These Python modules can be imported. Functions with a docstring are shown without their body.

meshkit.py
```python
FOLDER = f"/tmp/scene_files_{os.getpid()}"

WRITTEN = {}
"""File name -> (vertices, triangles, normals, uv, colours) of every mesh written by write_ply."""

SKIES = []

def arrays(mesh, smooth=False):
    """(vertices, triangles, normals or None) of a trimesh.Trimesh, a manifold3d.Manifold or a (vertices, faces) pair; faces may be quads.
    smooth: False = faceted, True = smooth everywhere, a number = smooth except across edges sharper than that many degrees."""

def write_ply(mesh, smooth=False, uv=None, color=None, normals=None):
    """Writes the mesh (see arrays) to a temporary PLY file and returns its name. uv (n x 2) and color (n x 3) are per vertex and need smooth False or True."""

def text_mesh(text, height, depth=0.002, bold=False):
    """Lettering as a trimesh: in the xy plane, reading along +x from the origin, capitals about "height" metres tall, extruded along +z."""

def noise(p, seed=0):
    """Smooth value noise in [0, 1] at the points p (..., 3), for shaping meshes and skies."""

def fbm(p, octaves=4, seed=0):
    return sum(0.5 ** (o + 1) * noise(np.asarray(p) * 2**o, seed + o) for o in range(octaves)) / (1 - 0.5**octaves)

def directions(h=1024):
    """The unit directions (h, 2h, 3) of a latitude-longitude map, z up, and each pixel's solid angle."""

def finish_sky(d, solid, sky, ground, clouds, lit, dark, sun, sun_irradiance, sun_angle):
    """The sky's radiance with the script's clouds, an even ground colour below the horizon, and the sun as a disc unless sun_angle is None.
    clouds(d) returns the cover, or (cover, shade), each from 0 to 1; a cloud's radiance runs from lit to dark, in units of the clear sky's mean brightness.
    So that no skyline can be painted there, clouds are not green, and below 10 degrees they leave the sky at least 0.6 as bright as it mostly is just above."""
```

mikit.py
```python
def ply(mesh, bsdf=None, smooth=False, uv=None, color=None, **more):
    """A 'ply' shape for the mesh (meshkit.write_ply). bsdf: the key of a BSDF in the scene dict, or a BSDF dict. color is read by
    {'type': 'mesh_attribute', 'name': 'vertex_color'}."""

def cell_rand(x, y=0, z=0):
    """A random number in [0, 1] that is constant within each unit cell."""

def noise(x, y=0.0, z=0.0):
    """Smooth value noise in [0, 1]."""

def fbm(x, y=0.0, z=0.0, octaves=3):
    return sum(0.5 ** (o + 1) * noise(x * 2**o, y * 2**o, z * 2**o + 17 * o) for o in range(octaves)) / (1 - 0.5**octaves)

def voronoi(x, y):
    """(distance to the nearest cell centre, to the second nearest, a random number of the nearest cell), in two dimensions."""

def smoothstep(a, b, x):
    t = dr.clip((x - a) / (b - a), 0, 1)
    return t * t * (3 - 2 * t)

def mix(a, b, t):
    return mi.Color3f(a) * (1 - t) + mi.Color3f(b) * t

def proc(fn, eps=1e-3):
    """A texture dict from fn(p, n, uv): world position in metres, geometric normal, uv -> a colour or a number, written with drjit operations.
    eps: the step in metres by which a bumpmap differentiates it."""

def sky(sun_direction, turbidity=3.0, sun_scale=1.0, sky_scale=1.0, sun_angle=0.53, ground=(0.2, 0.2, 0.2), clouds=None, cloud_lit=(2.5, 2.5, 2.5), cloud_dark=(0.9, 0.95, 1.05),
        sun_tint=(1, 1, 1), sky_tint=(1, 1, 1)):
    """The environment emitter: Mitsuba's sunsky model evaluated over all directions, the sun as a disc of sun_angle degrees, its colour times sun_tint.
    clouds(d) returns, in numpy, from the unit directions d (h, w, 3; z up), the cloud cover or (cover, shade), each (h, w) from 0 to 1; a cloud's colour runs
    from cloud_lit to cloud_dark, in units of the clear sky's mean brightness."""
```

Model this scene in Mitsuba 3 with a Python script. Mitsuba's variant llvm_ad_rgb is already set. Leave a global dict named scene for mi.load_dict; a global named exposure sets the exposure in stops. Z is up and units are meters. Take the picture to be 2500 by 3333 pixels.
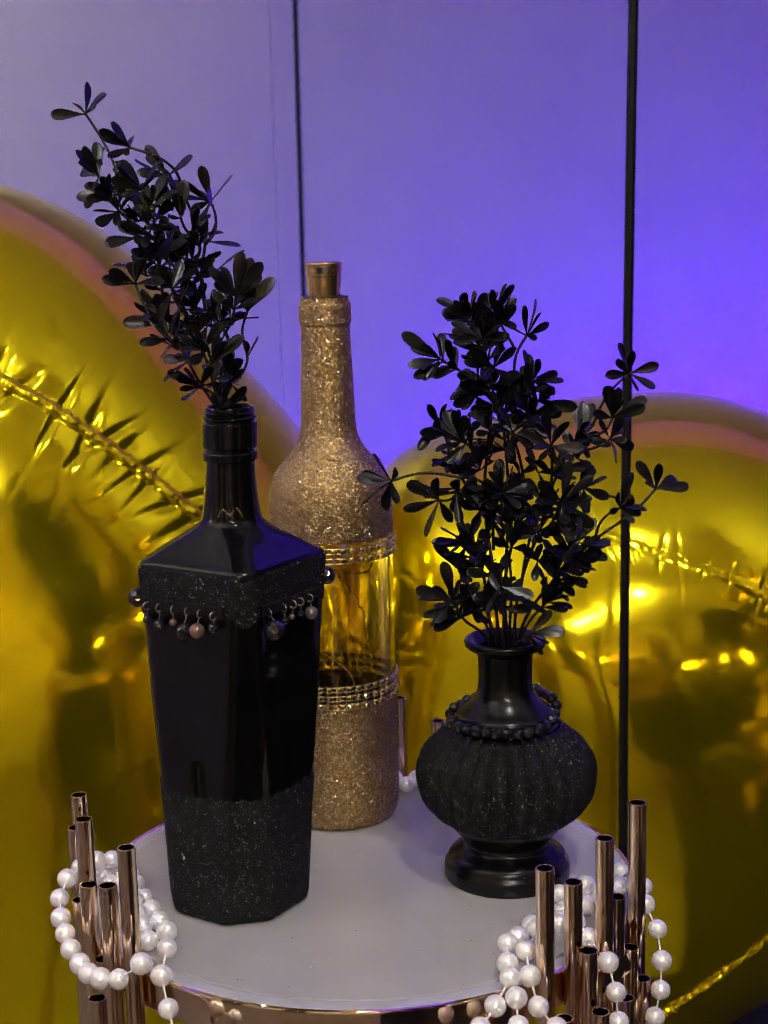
import math, random
import numpy as np, trimesh, mitsuba as mi, mikit, meshkit
from scipy.interpolate import CubicSpline
from mikit import noise, fbm, smoothstep, mix
T4 = mi.ScalarTransform4f
rng = np.random.default_rng(11)
scene, labels = {}, {}

# ------------------------------------------------------------------ camera, lights, exposure
exposure = 3.5
PITCH, ROLL = math.radians(11.3), 0.024
EYE = np.array([0.017, -0.8836, 0.3924])
FWD = np.array([0, math.cos(PITCH), -math.sin(PITCH)])
UP0 = np.array([0, math.sin(PITCH), math.cos(PITCH)])
UPV = UP0 * math.cos(ROLL) + np.array([math.sin(ROLL), 0, 0])
scene['camera'] = dict(type='thinlens', fov=2 * math.degrees(math.atan(1250 / 5274)), fov_axis='x', aperture_radius=0.0019, focus_distance=0.90,
                       near_clip=0.02, far_clip=50.0,
                       to_world=T4().look_at(origin=EYE.tolist(), target=(EYE + FWD).tolist(), up=UPV.tolist()))
# track spots: where, lens radius, radiance, what it points at, which one
LAMPS = [((0.30, -0.80, 1.66), 0.055, (24, 22.7, 21.4), (0.0, 0.0, 0.1), 'over the stand'),
         ((0.36, -2.30, 1.66), 0.055, (45, 41.5, 37.5), (0.0, 0.1, 0.1), 'behind the camera, nearer to it'),
         ((-0.05, -3.00, 1.66), 0.050, (40, 37, 33), (0.0, 0.1, 0.1), 'at the far end behind the camera'),
         ((-1.15, 1.30, 1.66), 0.060, (44, 41.5, 39), (-0.95, 2.0, 0.45), 'in the left corner by the panel wall')]
SCONCE = dict(pos=(-2.50, -0.2, 0.95), radiance=(20.0, 19.0, 17.5))
TORCH = [((-1.30, -0.75, 0.80), (17.5, 16.7, 15.5)), ((1.30, -1.00, 0.80), (13, 12.3, 11.5))]   # floor lamps that light the ceiling
WASH = dict(pos=(0.74, 1.76, -0.70), aim=(0.70, 2.0, 0.20), power=(0.23, 0.002, 2.95), cutoff=82.0)
VIOLET = dict(pos=(0.55, -3.0, -0.80), radiance=(2.4, 0.05, 10.0))

# measured layout, in millimetres from the centre of the stand
BEADS = [(0,np.float64(-25.6),np.float64(170.0),2.06,'b'),(0,np.float64(-16.7),np.float64(168.2),2.92,'b'),(0,np.float64(-7.8),np.float64(170.3),1.99,'p'),(0,np.float64(2.0),np.float64(167.6),4.64,'b'),(0,np.float64(10.2),np.float64(168.6),4.05,'p'),(0,np.float64(20.0),np.float64(171.1),2.82,'b'),(1,np.float64(-24.2),np.float64(168.5),5.67,'b'),(1,np.float64(-10.8),np.float64(169.9),2.4,'b'),(1,np.float64(-3.3),np.float64(170.4),1.65,'p'),(1,np.float64(3.9),np.float64(170.8),2.06,'b'),(1,np.float64(11.9),np.float64(169.2),3.61,'p')]
VASE = (83.6,-0.4,0.0)
NECKLACE = [(58.5,11.6,99.0),(55.2,11.6,97.4),(52.4,11.6,93.7),(52.1,-13.3,97.5),(55.6,-20.9,96.7),(60.4,-25.7,97.0),(65.2,-29.5,97.0),(70.6,-32.1,97.1),(75.7,-34.0,96.8),(81.4,-34.6,97.1),(87.7,-34.9,96.5),(93.6,-33.5,96.8),(99.6,-30.3,97.6),(104.3,-26.6,98.2),(108.3,-20.8,99.8),(112.1,3.6,95.2),(113.4,7.6,98.5),(111.0,11.6,101.8),(107.8,15.6,103.1),(105.0,19.6,103.2),(103.4,23.6,103.7)]
TUBES = [[(-163.1,2.5,53.4),(-145.6,-75.0,69.5),(-162.3,-16.1,40.9),(-117.3,-113.5,69.0),(-142.9,-87.0,37.8),(-128.5,-109.6,47.1),(-151.6,-67.1,20.3),(-134.7,-101.8,3.0),(-133.9,-127.4,-5.6)],[(92.1,-134.7,61.8),(107.5,-122.8,48.8),(126.0,-103.7,63.7),(148.4,-67.8,68.3),(161.1,25.3,-4.1),(133.5,-93.9,27.0),(114.3,-129.9,15.0),(142.5,-83.9,-6.7),(150.1,-77.6,-28.1),(136.2,-109.8,-22.0),(100.1,-148.5,-11.4),(119.3,-138.5,-13.9)],[(24.0,161.4,56.0),(49.8,161.9,39.0)]]
PEARL_L = [[(-112.4,-91.7,7.4),(-116.7,-81.6,10.9),(-121.2,-67.1,11.5),(-125.0,-52.0,11.6),(-128.7,-35.3,11.7),(-133.6,-12.1,9.1),(-145.4,-2.4,15.1),(-151.4,-16.9,20.8),(-158.7,-27.2,21.3),(-163.5,-41.7,21.2),(-164.9,-57.6,16.9),(-161.6,-73.2,12.8),(-156.5,-88.0,10.8),(-151.6,-100.0,7.7),(-144.4,-114.0,6.5),(-138.4,-123.2,5.6),(-130.9,-131.1,6.7),(-121.0,-135.6,8.4),(-108.7,-139.2,18.3)],[(-151.5,-3.7,5.4),(-145.5,-13.6,5.4),(-137.5,-21.4,8.4),(-128.7,-25.4,9.9),(-121.1,-42.2,8.7),(-115.0,-58.3,9.2),(-108.4,-74.4,10.3),(-102.5,-90.8,12.0),(-100.3,-108.3,11.2),(-101.2,-125.2,4.4),(-96.6,-138.4,-6.7),(-91.5,-151.3,-16.7),(-89.6,-165.4,-25.3)]]
PEARL_R = [[(121.6,-60.0,18.5),(116.3,-46.9,9.7),(108.1,-54.6,11.1),(98.9,-68.2,8.1),(89.9,-82.2,6.7),(81.9,-96.8,7.1),(75.1,-111.6,10.8),(73.6,-128.0,8.1),(73.7,-144.7,9.0),(65.5,-156.3,0.2),(57.2,-169.9,-3.9),(54.0,-172.0,-16.6)],[(126.6,-50.5,8.7),(121.9,-66.6,9.7),(107.2,-77.4,11.3),(103.6,-94.8,12.9),(91.3,-107.5,16.5),(83.5,-123.4,12.5),(83.9,-140.8,7.5),(86.6,-154.1,-1.9),(94.9,-160.0,-10.5),(97.5,-163.0,-22.4)],[(75.7,-157.0,4.6),(75.8,-166.0,-5.6),(75.3,-168.0,-18.9)],[(145.0,-30.7,12.5),(142.5,-47.7,11.4),(130.4,-60.2,11.9),(121.2,-76.4,14.2),(112.8,-89.0,10.9),(118.6,-96.9,5.7),(126.4,-113.9,0.2),(129.2,-123.0,-11.8),(130.2,-124.7,-27.5),(130.4,-126.3,-43.9)],[(150.6,-40.1,12.1),(154.7,-50.2,12.1),(154.3,-59.3,6.0),(159.2,-70.4,-3.4),(160.1,-79.6,-17.1),(158.9,-83.2,-32.2),(155.4,-86.5,-46.2),(154.8,-87.1,-62.6)]]
PEARL_B = [[(12.2,143.8,5.4),(19.7,136.3,8.5),(27.6,128.9,6.7),(34.4,138.9,6.9),(41.6,147.0,5.4),(47.8,138.0,6.6)]]
BAL_L = ((-451.9,660.0,-157.0),[(-2.639,0.3555),(-1.895,0.4617),(-1.491,0.5263),(-1.185,0.5115),(-0.813,0.4727),(-0.445,0.4402),(-0.092,0.441),(0.229,0.4595),(0.478,0.482),(0.684,0.5039),(0.88,0.5133),(1.136,0.5491),(1.363,0.5728),(1.514,0.5634),(1.682,0.5253),(2.15,0.4195),(2.915,0.3378)])
BAL_R = ((295.0,720.0,-137.2),[(-2.755,0.3558),(-2.379,0.3859),(-2.043,0.3987),(-1.72,0.3789),(-1.444,0.3393),(-1.172,0.312),(-0.884,0.2985),(-0.444,0.2866),(0.095,0.2924),(0.514,0.3064),(0.897,0.3169),(1.228,0.3201),(1.466,0.3227),(1.68,0.3236),(1.891,0.3318),(2.168,0.3508),(2.354,0.3721),(2.655,0.3526),(3.087,0.3401)])
SEAM_L = [(0.491,0.4242),(0.619,0.4232),(0.733,0.4184),(0.87,0.4167),(0.978,0.4192),(1.092,0.4252),(1.204,0.432),(1.297,0.4385)]
SEAM_R = [(0.819,0.1711),(1.236,0.178),(1.693,0.2046),(1.93,0.2391),(2.104,0.2819),(2.26,0.3222),(2.411,0.3549),(2.55,0.3628)]
LEAF_L = [((-133.0,-17.0,433.8),(-152.6,-14.1,434.1)),((-133.0,-17.0,433.8),(-131.0,-12.6,450.4)),((-133.0,-17.0,433.8),(-121.8,-27.4,444.0)),((-133.0,-17.0,433.8),(-136.6,-27.5,439.8)),((-133.0,-17.0,433.8),(-131.0,-27.5,436.6)),((-133.0,-17.0,433.8),(-127.1,-31.7,438.0)),((-108.6,-33.0,415.9),(-120.2,-43.5,421.3)),((-108.6,-33.0,415.9),(-115.3,-43.0,428.2)),((-108.6,-33.0,415.9),(-109.0,-22.5,422.5)),((-108.6,-33.0,415.9),(-118.3,-43.5,410.6)),((-108.6,-33.0,415.9),(-113.4,-22.5,412.5)),((-108.6,-33.0,415.9),(-122.5,-43.0,425.0)),((-124.6,-37.0,401.7),(-134.3,-43.4,415.1)),((-124.6,-37.0,401.7),(-126.0,-29.9,419.5)),((-124.6,-37.0,401.7),(-137.4,-26.5,406.1)),((-124.6,-37.0,401.7),(-128.0,-47.5,405.8)),((-124.6,-37.0,401.7),(-132.1,-36.1,385.7)),((-124.6,-37.0,401.7),(-131.8,-51.0,408.9)),((-124.6,-37.0,401.7),(-129.9,-44.4,417.2)),((-92.4,-15.0,401.1),(-97.4,-25.5,413.3)),((-92.4,-15.0,401.1),(-78.1,-25.4,411.2)),((-92.4,-15.0,401.1),(-109.7,-12.1,410.1)),((-92.4,-15.0,401.1),(-103.6,-4.5,415.2)),((-92.4,-15.0,401.1),(-106.1,-24.9,404.3)),((-92.4,-15.0,401.1),(-93.9,-29.7,394.4)),((-92.4,-15.0,401.1),(-103.0,-14.9,417.3)),((-102.9,-39.0,394.5),(-114.4,-41.9,409.7)),((-102.9,-39.0,394.5),(-92.0,-46.9,409.9)),((-102.9,-39.0,394.5),(-117.4,-47.4,400.2)),((-102.9,-39.0,394.5),(-119.5,-28.5,394.9)),((-102.9,-39.0,394.5),(-109.9,-46.0,410.1)),((-102.9,-39.0,394.5),(-116.7,-47.7,403.6)),((-117.0,-45.0,391.5),(-122.4,-55.5,400.3)),((-117.0,-45.0,391.5),(-127.8,-55.5,390.8)),((-117.0,-45.0,391.5),(-124.7,-55.5,395.8)),((-117.0,-45.0,391.5),(-112.8,-55.5,392.3)),((-117.0,-45.0,391.5),(-134.0,-51.4,393.4)),((-117.0,-45.0,391.5),(-117.1,-59.3,402.2)),((-117.0,-45.0,391.5),(-110.6,-37.7,404.1)),((-113.4,-49.0,384.0),(-114.8,-59.5,390.3)),((-113.4,-49.0,384.0),(-124.7,-59.5,384.0)),((-113.4,-49.0,384.0),(-127.9,-39.1,377.0)),((-113.4,-49.0,384.0),(-113.4,-59.5,378.0)),((-113.4,-49.0,384.0),(-104.7,-59.5,392.9)),((-113.4,-49.0,384.0),(-124.9,-47.9,398.2)),((-69.9,-19.0,387.7),(-74.0,-21.8,406.1)),((-69.9,-19.0,387.7),(-57.5,-21.7,401.1)),((-69.9,-19.0,387.7),(-83.7,-21.6,398.1)),((-69.9,-19.0,387.7),(-87.8,-21.8,392.8)),((-69.9,-19.0,387.7),(-78.0,-8.5,386.5)),((-69.9,-19.0,387.7),(-77.1,-26.2,371.5)),((-98.1,-11.0,385.7),(-98.8,-21.5,395.6)),((-98.1,-11.0,385.7),(-93.5,-21.5,397.0)),((-98.1,-11.0,385.7),(-89.8,-21.5,383.9)),((-98.1,-11.0,385.7),(-88.5,-25.2,388.4)),((-98.1,-11.0,385.7),(-94.1,-24.2,394.4)),((-98.1,-11.0,385.7),(-104.6,-25.7,386.3)),((-83.1,-43.0,379.8),(-82.8,-53.5,391.5)),((-83.1,-43.0,379.8),(-79.1,-53.5,385.7)),((-83.1,-43.0,379.8),(-88.1,-53.5,381.0)),((-83.1,-43.0,379.8),(-79.8,-45.8,398.8)),((-83.1,-43.0,379.8),(-81.2,-59.1,383.7)),((-83.1,-43.0,379.8),(-82.0,-56.9,389.9)),((-85.8,-51.0,374.2),(-97.5,-61.5,376.8)),((-85.8,-51.0,374.2),(-94.1,-61.5,383.7)),((-85.8,-51.0,374.2),(-90.3,-64.7,361.1)),((-85.8,-51.0,374.2),(-97.8,-47.8,360.3)),((-85.8,-51.0,374.2),(-89.5,-65.2,377.8)),((-79.8,-31.0,371.0),(-68.3,-41.5,381.1)),((-79.8,-31.0,371.0),(-74.9,-41.5,377.9)),((-79.8,-31.0,371.0),(-84.0,-41.5,366.4)),((-79.8,-31.0,371.0),(-74.8,-42.8,384.1)),((-79.8,-31.0,371.0),(-92.8,-37.7,364.3)),((-79.8,-31.0,371.0),(-91.3,-19.1,362.9)),((-106.2,-31.0,378.5),(-110.2,-41.5,387.1)),((-106.2,-31.0,378.5),(-108.9,-41.5,379.6)),((-106.2,-31.0,378.5),(-100.9,-41.5,385.2)),((-106.2,-31.0,378.5),(-109.2,-45.2,384.2)),((-106.2,-31.0,378.5),(-98.8,-43.9,381.7)),((-106.2,-31.0,378.5),(-110.2,-46.1,385.2)),((-108.1,-27.0,370.3),(-127.2,-17.2,367.0)),((-108.1,-27.0,370.3),(-113.4,-37.5,377.9)),((-108.1,-27.0,370.3),(-119.7,-16.5,378.5)),((-108.1,-27.0,370.3),(-124.2,-20.3,367.3)),((-108.1,-27.0,370.3),(-119.8,-28.4,380.3)),((-108.1,-27.0,370.3),(-98.3,-31.3,359.5)),((-96.3,-35.0,359.6),(-108.5,-45.5,364.6)),((-96.3,-35.0,359.6),(-102.3,-45.5,364.4)),((-96.3,-35.0,359.6),(-91.8,-45.5,370.0)),((-96.3,-35.0,359.6),(-103.1,-49.1,364.5)),((-96.3,-35.0,359.6),(-100.5,-47.3,367.9)),((-96.3,-35.0,359.6),(-108.2,-41.4,351.9)),((-107.6,-45.0,347.2),(-124.3,-48.8,350.5)),((-107.6,-45.0,347.2),(-119.1,-55.5,354.8)),((-107.6,-45.0,347.2),(-111.5,-34.5,359.1)),((-107.6,-45.0,347.2),(-102.3,-55.5,362.4)),((-107.6,-45.0,347.2),(-92.5,-54.5,350.3)),((-107.6,-45.0,347.2),(-111.8,-55.5,350.0)),((-107.6,-45.0,347.2),(-94.7,-30.9,347.7)),((-88.4,-49.0,344.9),(-87.8,-56.4,362.8)),((-88.4,-49.0,344.9),(-92.4,-59.5,355.6)),((-88.4,-49.0,344.9),(-84.5,-40.1,357.9)),((-88.4,-49.0,344.9),(-96.9,-41.1,354.8)),((-88.4,-49.0,344.9),(-75.4,-41.6,354.0)),((-68.6,-21.0,351.4),(-76.4,-31.5,358.1)),((-68.6,-21.0,351.4),(-74.8,-10.5,356.3)),((-68.6,-21.0,351.4),(-81.9,-29.5,359.1)),((-68.6,-21.0,351.4),(-54.1,-20.2,364.0)),((-68.6,-21.0,351.4),(-76.1,-7.8,349.8)),((-57.4,-35.0,339.0),(-54.0,-38.5,362.2)),((-57.4,-35.0,339.0),(-48.6,-38.3,359.0)),((-57.4,-35.0,339.0),(-70.5,-38.0,354.2)),((-57.4,-35.0,339.0),(-42.5,-38.4,356.8)),((-57.4,-35.0,339.0),(-63.5,-37.5,354.7)),((-57.4,-35.0,339.0),(-67.3,-45.6,346.4)),((-57.4,-35.0,339.0),(-46.6,-24.2,349.6)),((-53.1,-17.0,329.8),(-39.0,-20.4,347.6)),((-53.1,-17.0,329.8),(-49.1,-26.4,346.5)),((-53.1,-17.0,329.8),(-55.9,-27.5,339.3)),((-53.1,-17.0,329.8),(-69.2,-15.1,320.9)),((-53.1,-17.0,329.8),(-46.1,-15.0,344.4)),((-53.1,-17.0,329.8),(-59.1,-9.8,344.9)),((-93.2,-31.0,326.6),(-112.0,-34.1,335.0)),((-93.2,-31.0,326.6),(-117.1,-34.7,327.0)),((-93.2,-31.0,326.6),(-108.1,-27.7,343.2)),((-93.2,-31.0,326.6),(-93.7,-41.5,342.8)),((-93.2,-31.0,326.6),(-99.4,-37.7,341.0)),((-93.2,-31.0,326.6),(-98.9,-32.6,341.3)),((-93.2,-31.0,326.6),(-105.7,-29.5,335.7)),((-68.0,-13.0,323.6),(-55.7,-23.5,330.3)),((-68.0,-13.0,323.6),(-62.0,-23.5,338.3)),((-68.0,-13.0,323.6),(-72.8,-2.5,338.1)),((-68.0,-13.0,323.6),(-74.5,-23.5,332.5)),((-68.0,-13.0,323.6),(-65.7,0.2,331.3)),((-68.0,-13.0,323.6),(-81.9,-22.1,333.7)),((-68.0,-13.0,323.6),(-61.9,-23.0,336.1)),((-79.6,-25.0,332.7),(-86.9,-35.5,338.8)),((-79.6,-25.0,332.7),(-83.6,-14.5,347.9)),((-79.6,-25.0,332.7),(-77.2,-35.5,341.2)),((-79.6,-25.0,332.7),(-83.3,-35.5,340.5)),((-79.6,-25.0,332.7),(-84.8,-31.3,350.3)),((-79.6,-25.0,332.7),(-75.2,-18.9,346.2)),((-79.6,-25.0,332.7),(-86.6,-40.6,340.8)),((-70.3,-47.0,305.8),(-53.9,-50.2,320.3)),((-70.3,-47.0,305.8),(-62.7,-57.2,320.3)),((-70.3,-47.0,305.8),(-72.4,-57.5,319.7)),((-70.3,-47.0,305.8),(-65.5,-55.4,318.2)),((-70.3,-47.0,305.8),(-64.3,-54.2,321.9)),((-70.3,-47.0,305.8),(-65.9,-47.3,321.1)),((-72.6,-51.0,312.3),(-85.2,-56.6,321.7)),((-72.6,-51.0,312.3),(-79.3,-57.6,326.7)),((-72.6,-51.0,312.3),(-78.5,-66.4,308.6)),((-72.6,-51.0,312.3),(-80.5,-46.8,325.3)),((-72.6,-51.0,312.3),(-76.3,-62.3,323.6)),((-88.6,-39.0,312.4),(-93.7,-49.5,321.2)),((-88.6,-39.0,312.4),(-87.8,-49.5,321.1)),((-88.6,-39.0,312.4),(-99.8,-50.8,322.8)),((-88.6,-39.0,312.4),(-89.4,-35.0,330.3)),((-88.6,-39.0,312.4),(-72.7,-40.0,315.2)),((-83.7,-35.0,306.2),(-98.8,-24.5,306.8)),((-83.7,-35.0,306.2),(-92.3,-24.5,308.4)),((-83.7,-35.0,306.2),(-97.5,-29.1,294.5)),((-83.7,-35.0,306.2),(-86.4,-20.3,312.6)),((-78.9,-33.0,291.8),(-89.9,-43.5,300.7)),((-78.9,-33.0,291.8),(-86.8,-43.5,293.3)),((-78.9,-33.0,291.8),(-94.3,-35.8,301.9)),((-78.9,-33.0,291.8),(-84.2,-43.5,303.2)),((-78.9,-33.0,291.8),(-85.8,-45.6,285.8)),((-78.9,-33.0,291.8),(-71.0,-38.5,303.4)),((-78.9,-33.0,291.8),(-79.4,-48.6,296.0)),((-67.6,-37.0,280.1),(-69.2,-47.5,290.7)),((-67.6,-37.0,280.1),(-62.0,-47.5,287.5)),((-67.6,-37.0,280.1),(-54.8,-29.1,287.6)),((-67.6,-37.0,280.1),(-53.7,-33.9,291.6)),((-67.6,-37.0,280.1),(-70.5,-20.4,271.5)),((-67.6,-37.0,280.1),(-63.8,-29.3,294.8)),((-62.5,-29.0,293.1),(-56.6,-39.5,309.1)),((-62.5,-29.0,293.1),(-62.9,-35.8,310.6)),((-62.5,-29.0,293.1),(-55.1,-39.5,301.2)),((-62.5,-29.0,293.1),(-56.7,-14.6,281.6)),((-62.5,-29.0,293.1),(-75.1,-43.2,296.1)),((-72.0,-21.0,295.1),(-78.1,-10.5,303.0)),((-72.0,-21.0,295.1),(-69.8,-10.5,306.4)),((-72.0,-21.0,295.1),(-68.4,-10.5,298.3)),((-72.0,-21.0,295.1),(-60.9,-22.4,309.7)),((-72.0,-21.0,295.1),(-60.7,-8.1,289.9)),((-72.0,-21.0,295.1),(-57.1,-24.5,295.2)),((-86.6,-25.0,351.2),(-79.8,-35.5,359.2)),((-86.6,-25.0,351.2),(-90.0,-14.5,361.2)),((-86.6,-25.0,351.2),(-82.7,-35.5,354.2)),((-86.6,-25.0,351.2),(-91.7,-19.6,366.4)),((-86.6,-25.0,351.2),(-96.0,-32.3,361.9)),((-86.6,-25.0,351.2),(-76.4,-13.2,357.0)),((-105.0,-19.0,349.6),(-98.2,-29.5,352.6)),((-105.0,-19.0,349.6),(-109.9,-8.5,353.5)),((-105.0,-19.0,349.6),(-112.9,-8.5,363.3)),((-105.0,-19.0,349.6),(-121.9,-17.9,359.3)),((-105.0,-19.0,349.6),(-111.6,-1.7,352.3)),((-99.0,-41.0,374.3),(-102.1,-51.5,383.7)),((-99.0,-41.0,374.3),(-93.8,-51.5,382.7)),((-99.0,-41.0,374.3),(-100.0,-51.5,376.2)),((-99.0,-41.0,374.3),(-100.9,-55.4,368.3)),((-99.0,-41.0,374.3),(-107.0,-35.3,387.8)),((-99.0,-41.0,374.3),(-105.3,-42.3,392.3)),((-85.5,-25.0,318.9),(-91.6,-35.5,329.5)),((-85.5,-25.0,318.9),(-81.2,-35.5,330.1)),((-85.5,-25.0,318.9),(-78.0,-35.5,323.1)),((-85.5,-25.0,318.9),(-99.5,-33.2,310.0)),((-85.5,-25.0,318.9),(-76.1,-34.0,330.9))]
STEM_L = [(1.5,[(-69.2,-31.0,277.6),(-75.3,-35.0,289.7),(-81.8,-41.0,303.7),(-88.8,-43.0,316.2),(-94.3,-45.0,320.8),(-102.0,-47.0,333.2),(-107.6,-45.0,347.2)]),(1.6,[(-68.9,-25.0,276.7),(-71.0,-31.0,296.2),(-75.5,-33.0,308.9),(-83.3,-39.0,332.1),(-88.4,-49.0,344.9)]),(1.7,[(-68.0,-25.0,276.7),(-67.4,-21.0,299.4),(-64.1,-19.0,316.9),(-74.2,-19.0,330.4),(-75.6,-25.0,344.0),(-79.6,-31.0,355.6),(-88.4,-35.0,362.0),(-94.8,-37.0,366.5),(-102.5,-41.0,373.5),(-108.4,-45.0,378.8),(-113.4,-49.0,384.0)]),(1.5,[(-79.6,-31.0,355.6),(-75.2,-33.0,363.3),(-76.0,-35.0,368.5),(-80.5,-39.0,373.0),(-83.1,-43.0,379.8)]),(1.6,[(-67.0,-21.0,276.1),(-66.2,-17.0,294.5),(-71.0,-21.0,318.2),(-75.3,-21.0,339.4),(-75.6,-19.0,356.7),(-73.9,-19.0,365.4),(-76.7,-17.0,375.8),(-81.6,-17.0,385.4),(-84.1,-21.0,394.9),(-86.7,-25.0,403.4),(-92.8,-29.0,409.4),(-99.8,-33.0,413.0),(-108.6,-33.0,415.9)]),(1.4,[(-73.9,-19.0,365.4),(-69.0,-17.0,371.3),(-67.8,-17.0,379.9),(-69.9,-19.0,387.7)]),(1.4,[(-83.1,-17.0,388.8),(-88.5,-15.0,392.4),(-92.4,-15.0,401.1)]),(1.5,[(-98.3,-33.0,359.6),(-97.9,-35.0,378.3),(-99.3,-37.0,387.7),(-102.9,-39.0,394.5)]),(1.4,[(-107.8,-29.0,370.4),(-113.7,-31.0,383.7),(-118.6,-29.0,394.0),(-117.5,-25.0,401.6),(-119.8,-21.0,410.2),(-125.1,-17.0,420.5),(-133.0,-17.0,433.8)]),(1.3,[(-118.2,-31.0,395.7),(-121.7,-35.0,398.3),(-124.6,-37.0,401.7)]),(1.3,[(-124.3,-29.0,407.6),(-124.4,-29.0,412.6),(-123.1,-25.0,416.1)]),(1.5,[(-65.3,-25.0,276.7),(-63.4,-27.0,295.6),(-59.5,-21.0,295.7),(-54.2,-17.0,304.0),(-56.3,-17.0,317.5),(-53.1,-17.0,329.8)]),(1.4,[(-65.3,-25.0,318.4),(-60.0,-31.0,327.5),(-57.4,-35.0,339.0)]),(1.5,[(-88.9,-45.0,344.6),(-86.9,-43.0,336.8),(-82.6,-39.0,329.5),(-76.5,-33.0,325.4),(-69.7,-23.0,322.7)]),(1.4,[(-68.1,-33.0,277.8),(-71.8,-35.0,288.8),(-78.9,-33.0,291.8)]),(1.4,[(-95.9,-33.0,319.8),(-96.5,-33.0,359.5),(-97.4,-35.0,371.6)]),(1.4,[(-67.6,-29.0,277.3),(-71.1,-25.0,287.5),(-70.7,-47.0,305.8)]),(1.4,[(-87.3,-35.0,312.8),(-91.5,-33.0,321.5),(-93.2,-31.0,326.6)]),(1.4,[(-81.9,-25.0,339.8),(-84.1,-25.0,348.5),(-82.2,-29.0,361.6),(-79.8,-31.0,371.0)]),(1.3,[(-84.1,-25.0,348.5),(-90.1,-21.0,361.5),(-98.1,-11.0,385.7)])]
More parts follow.
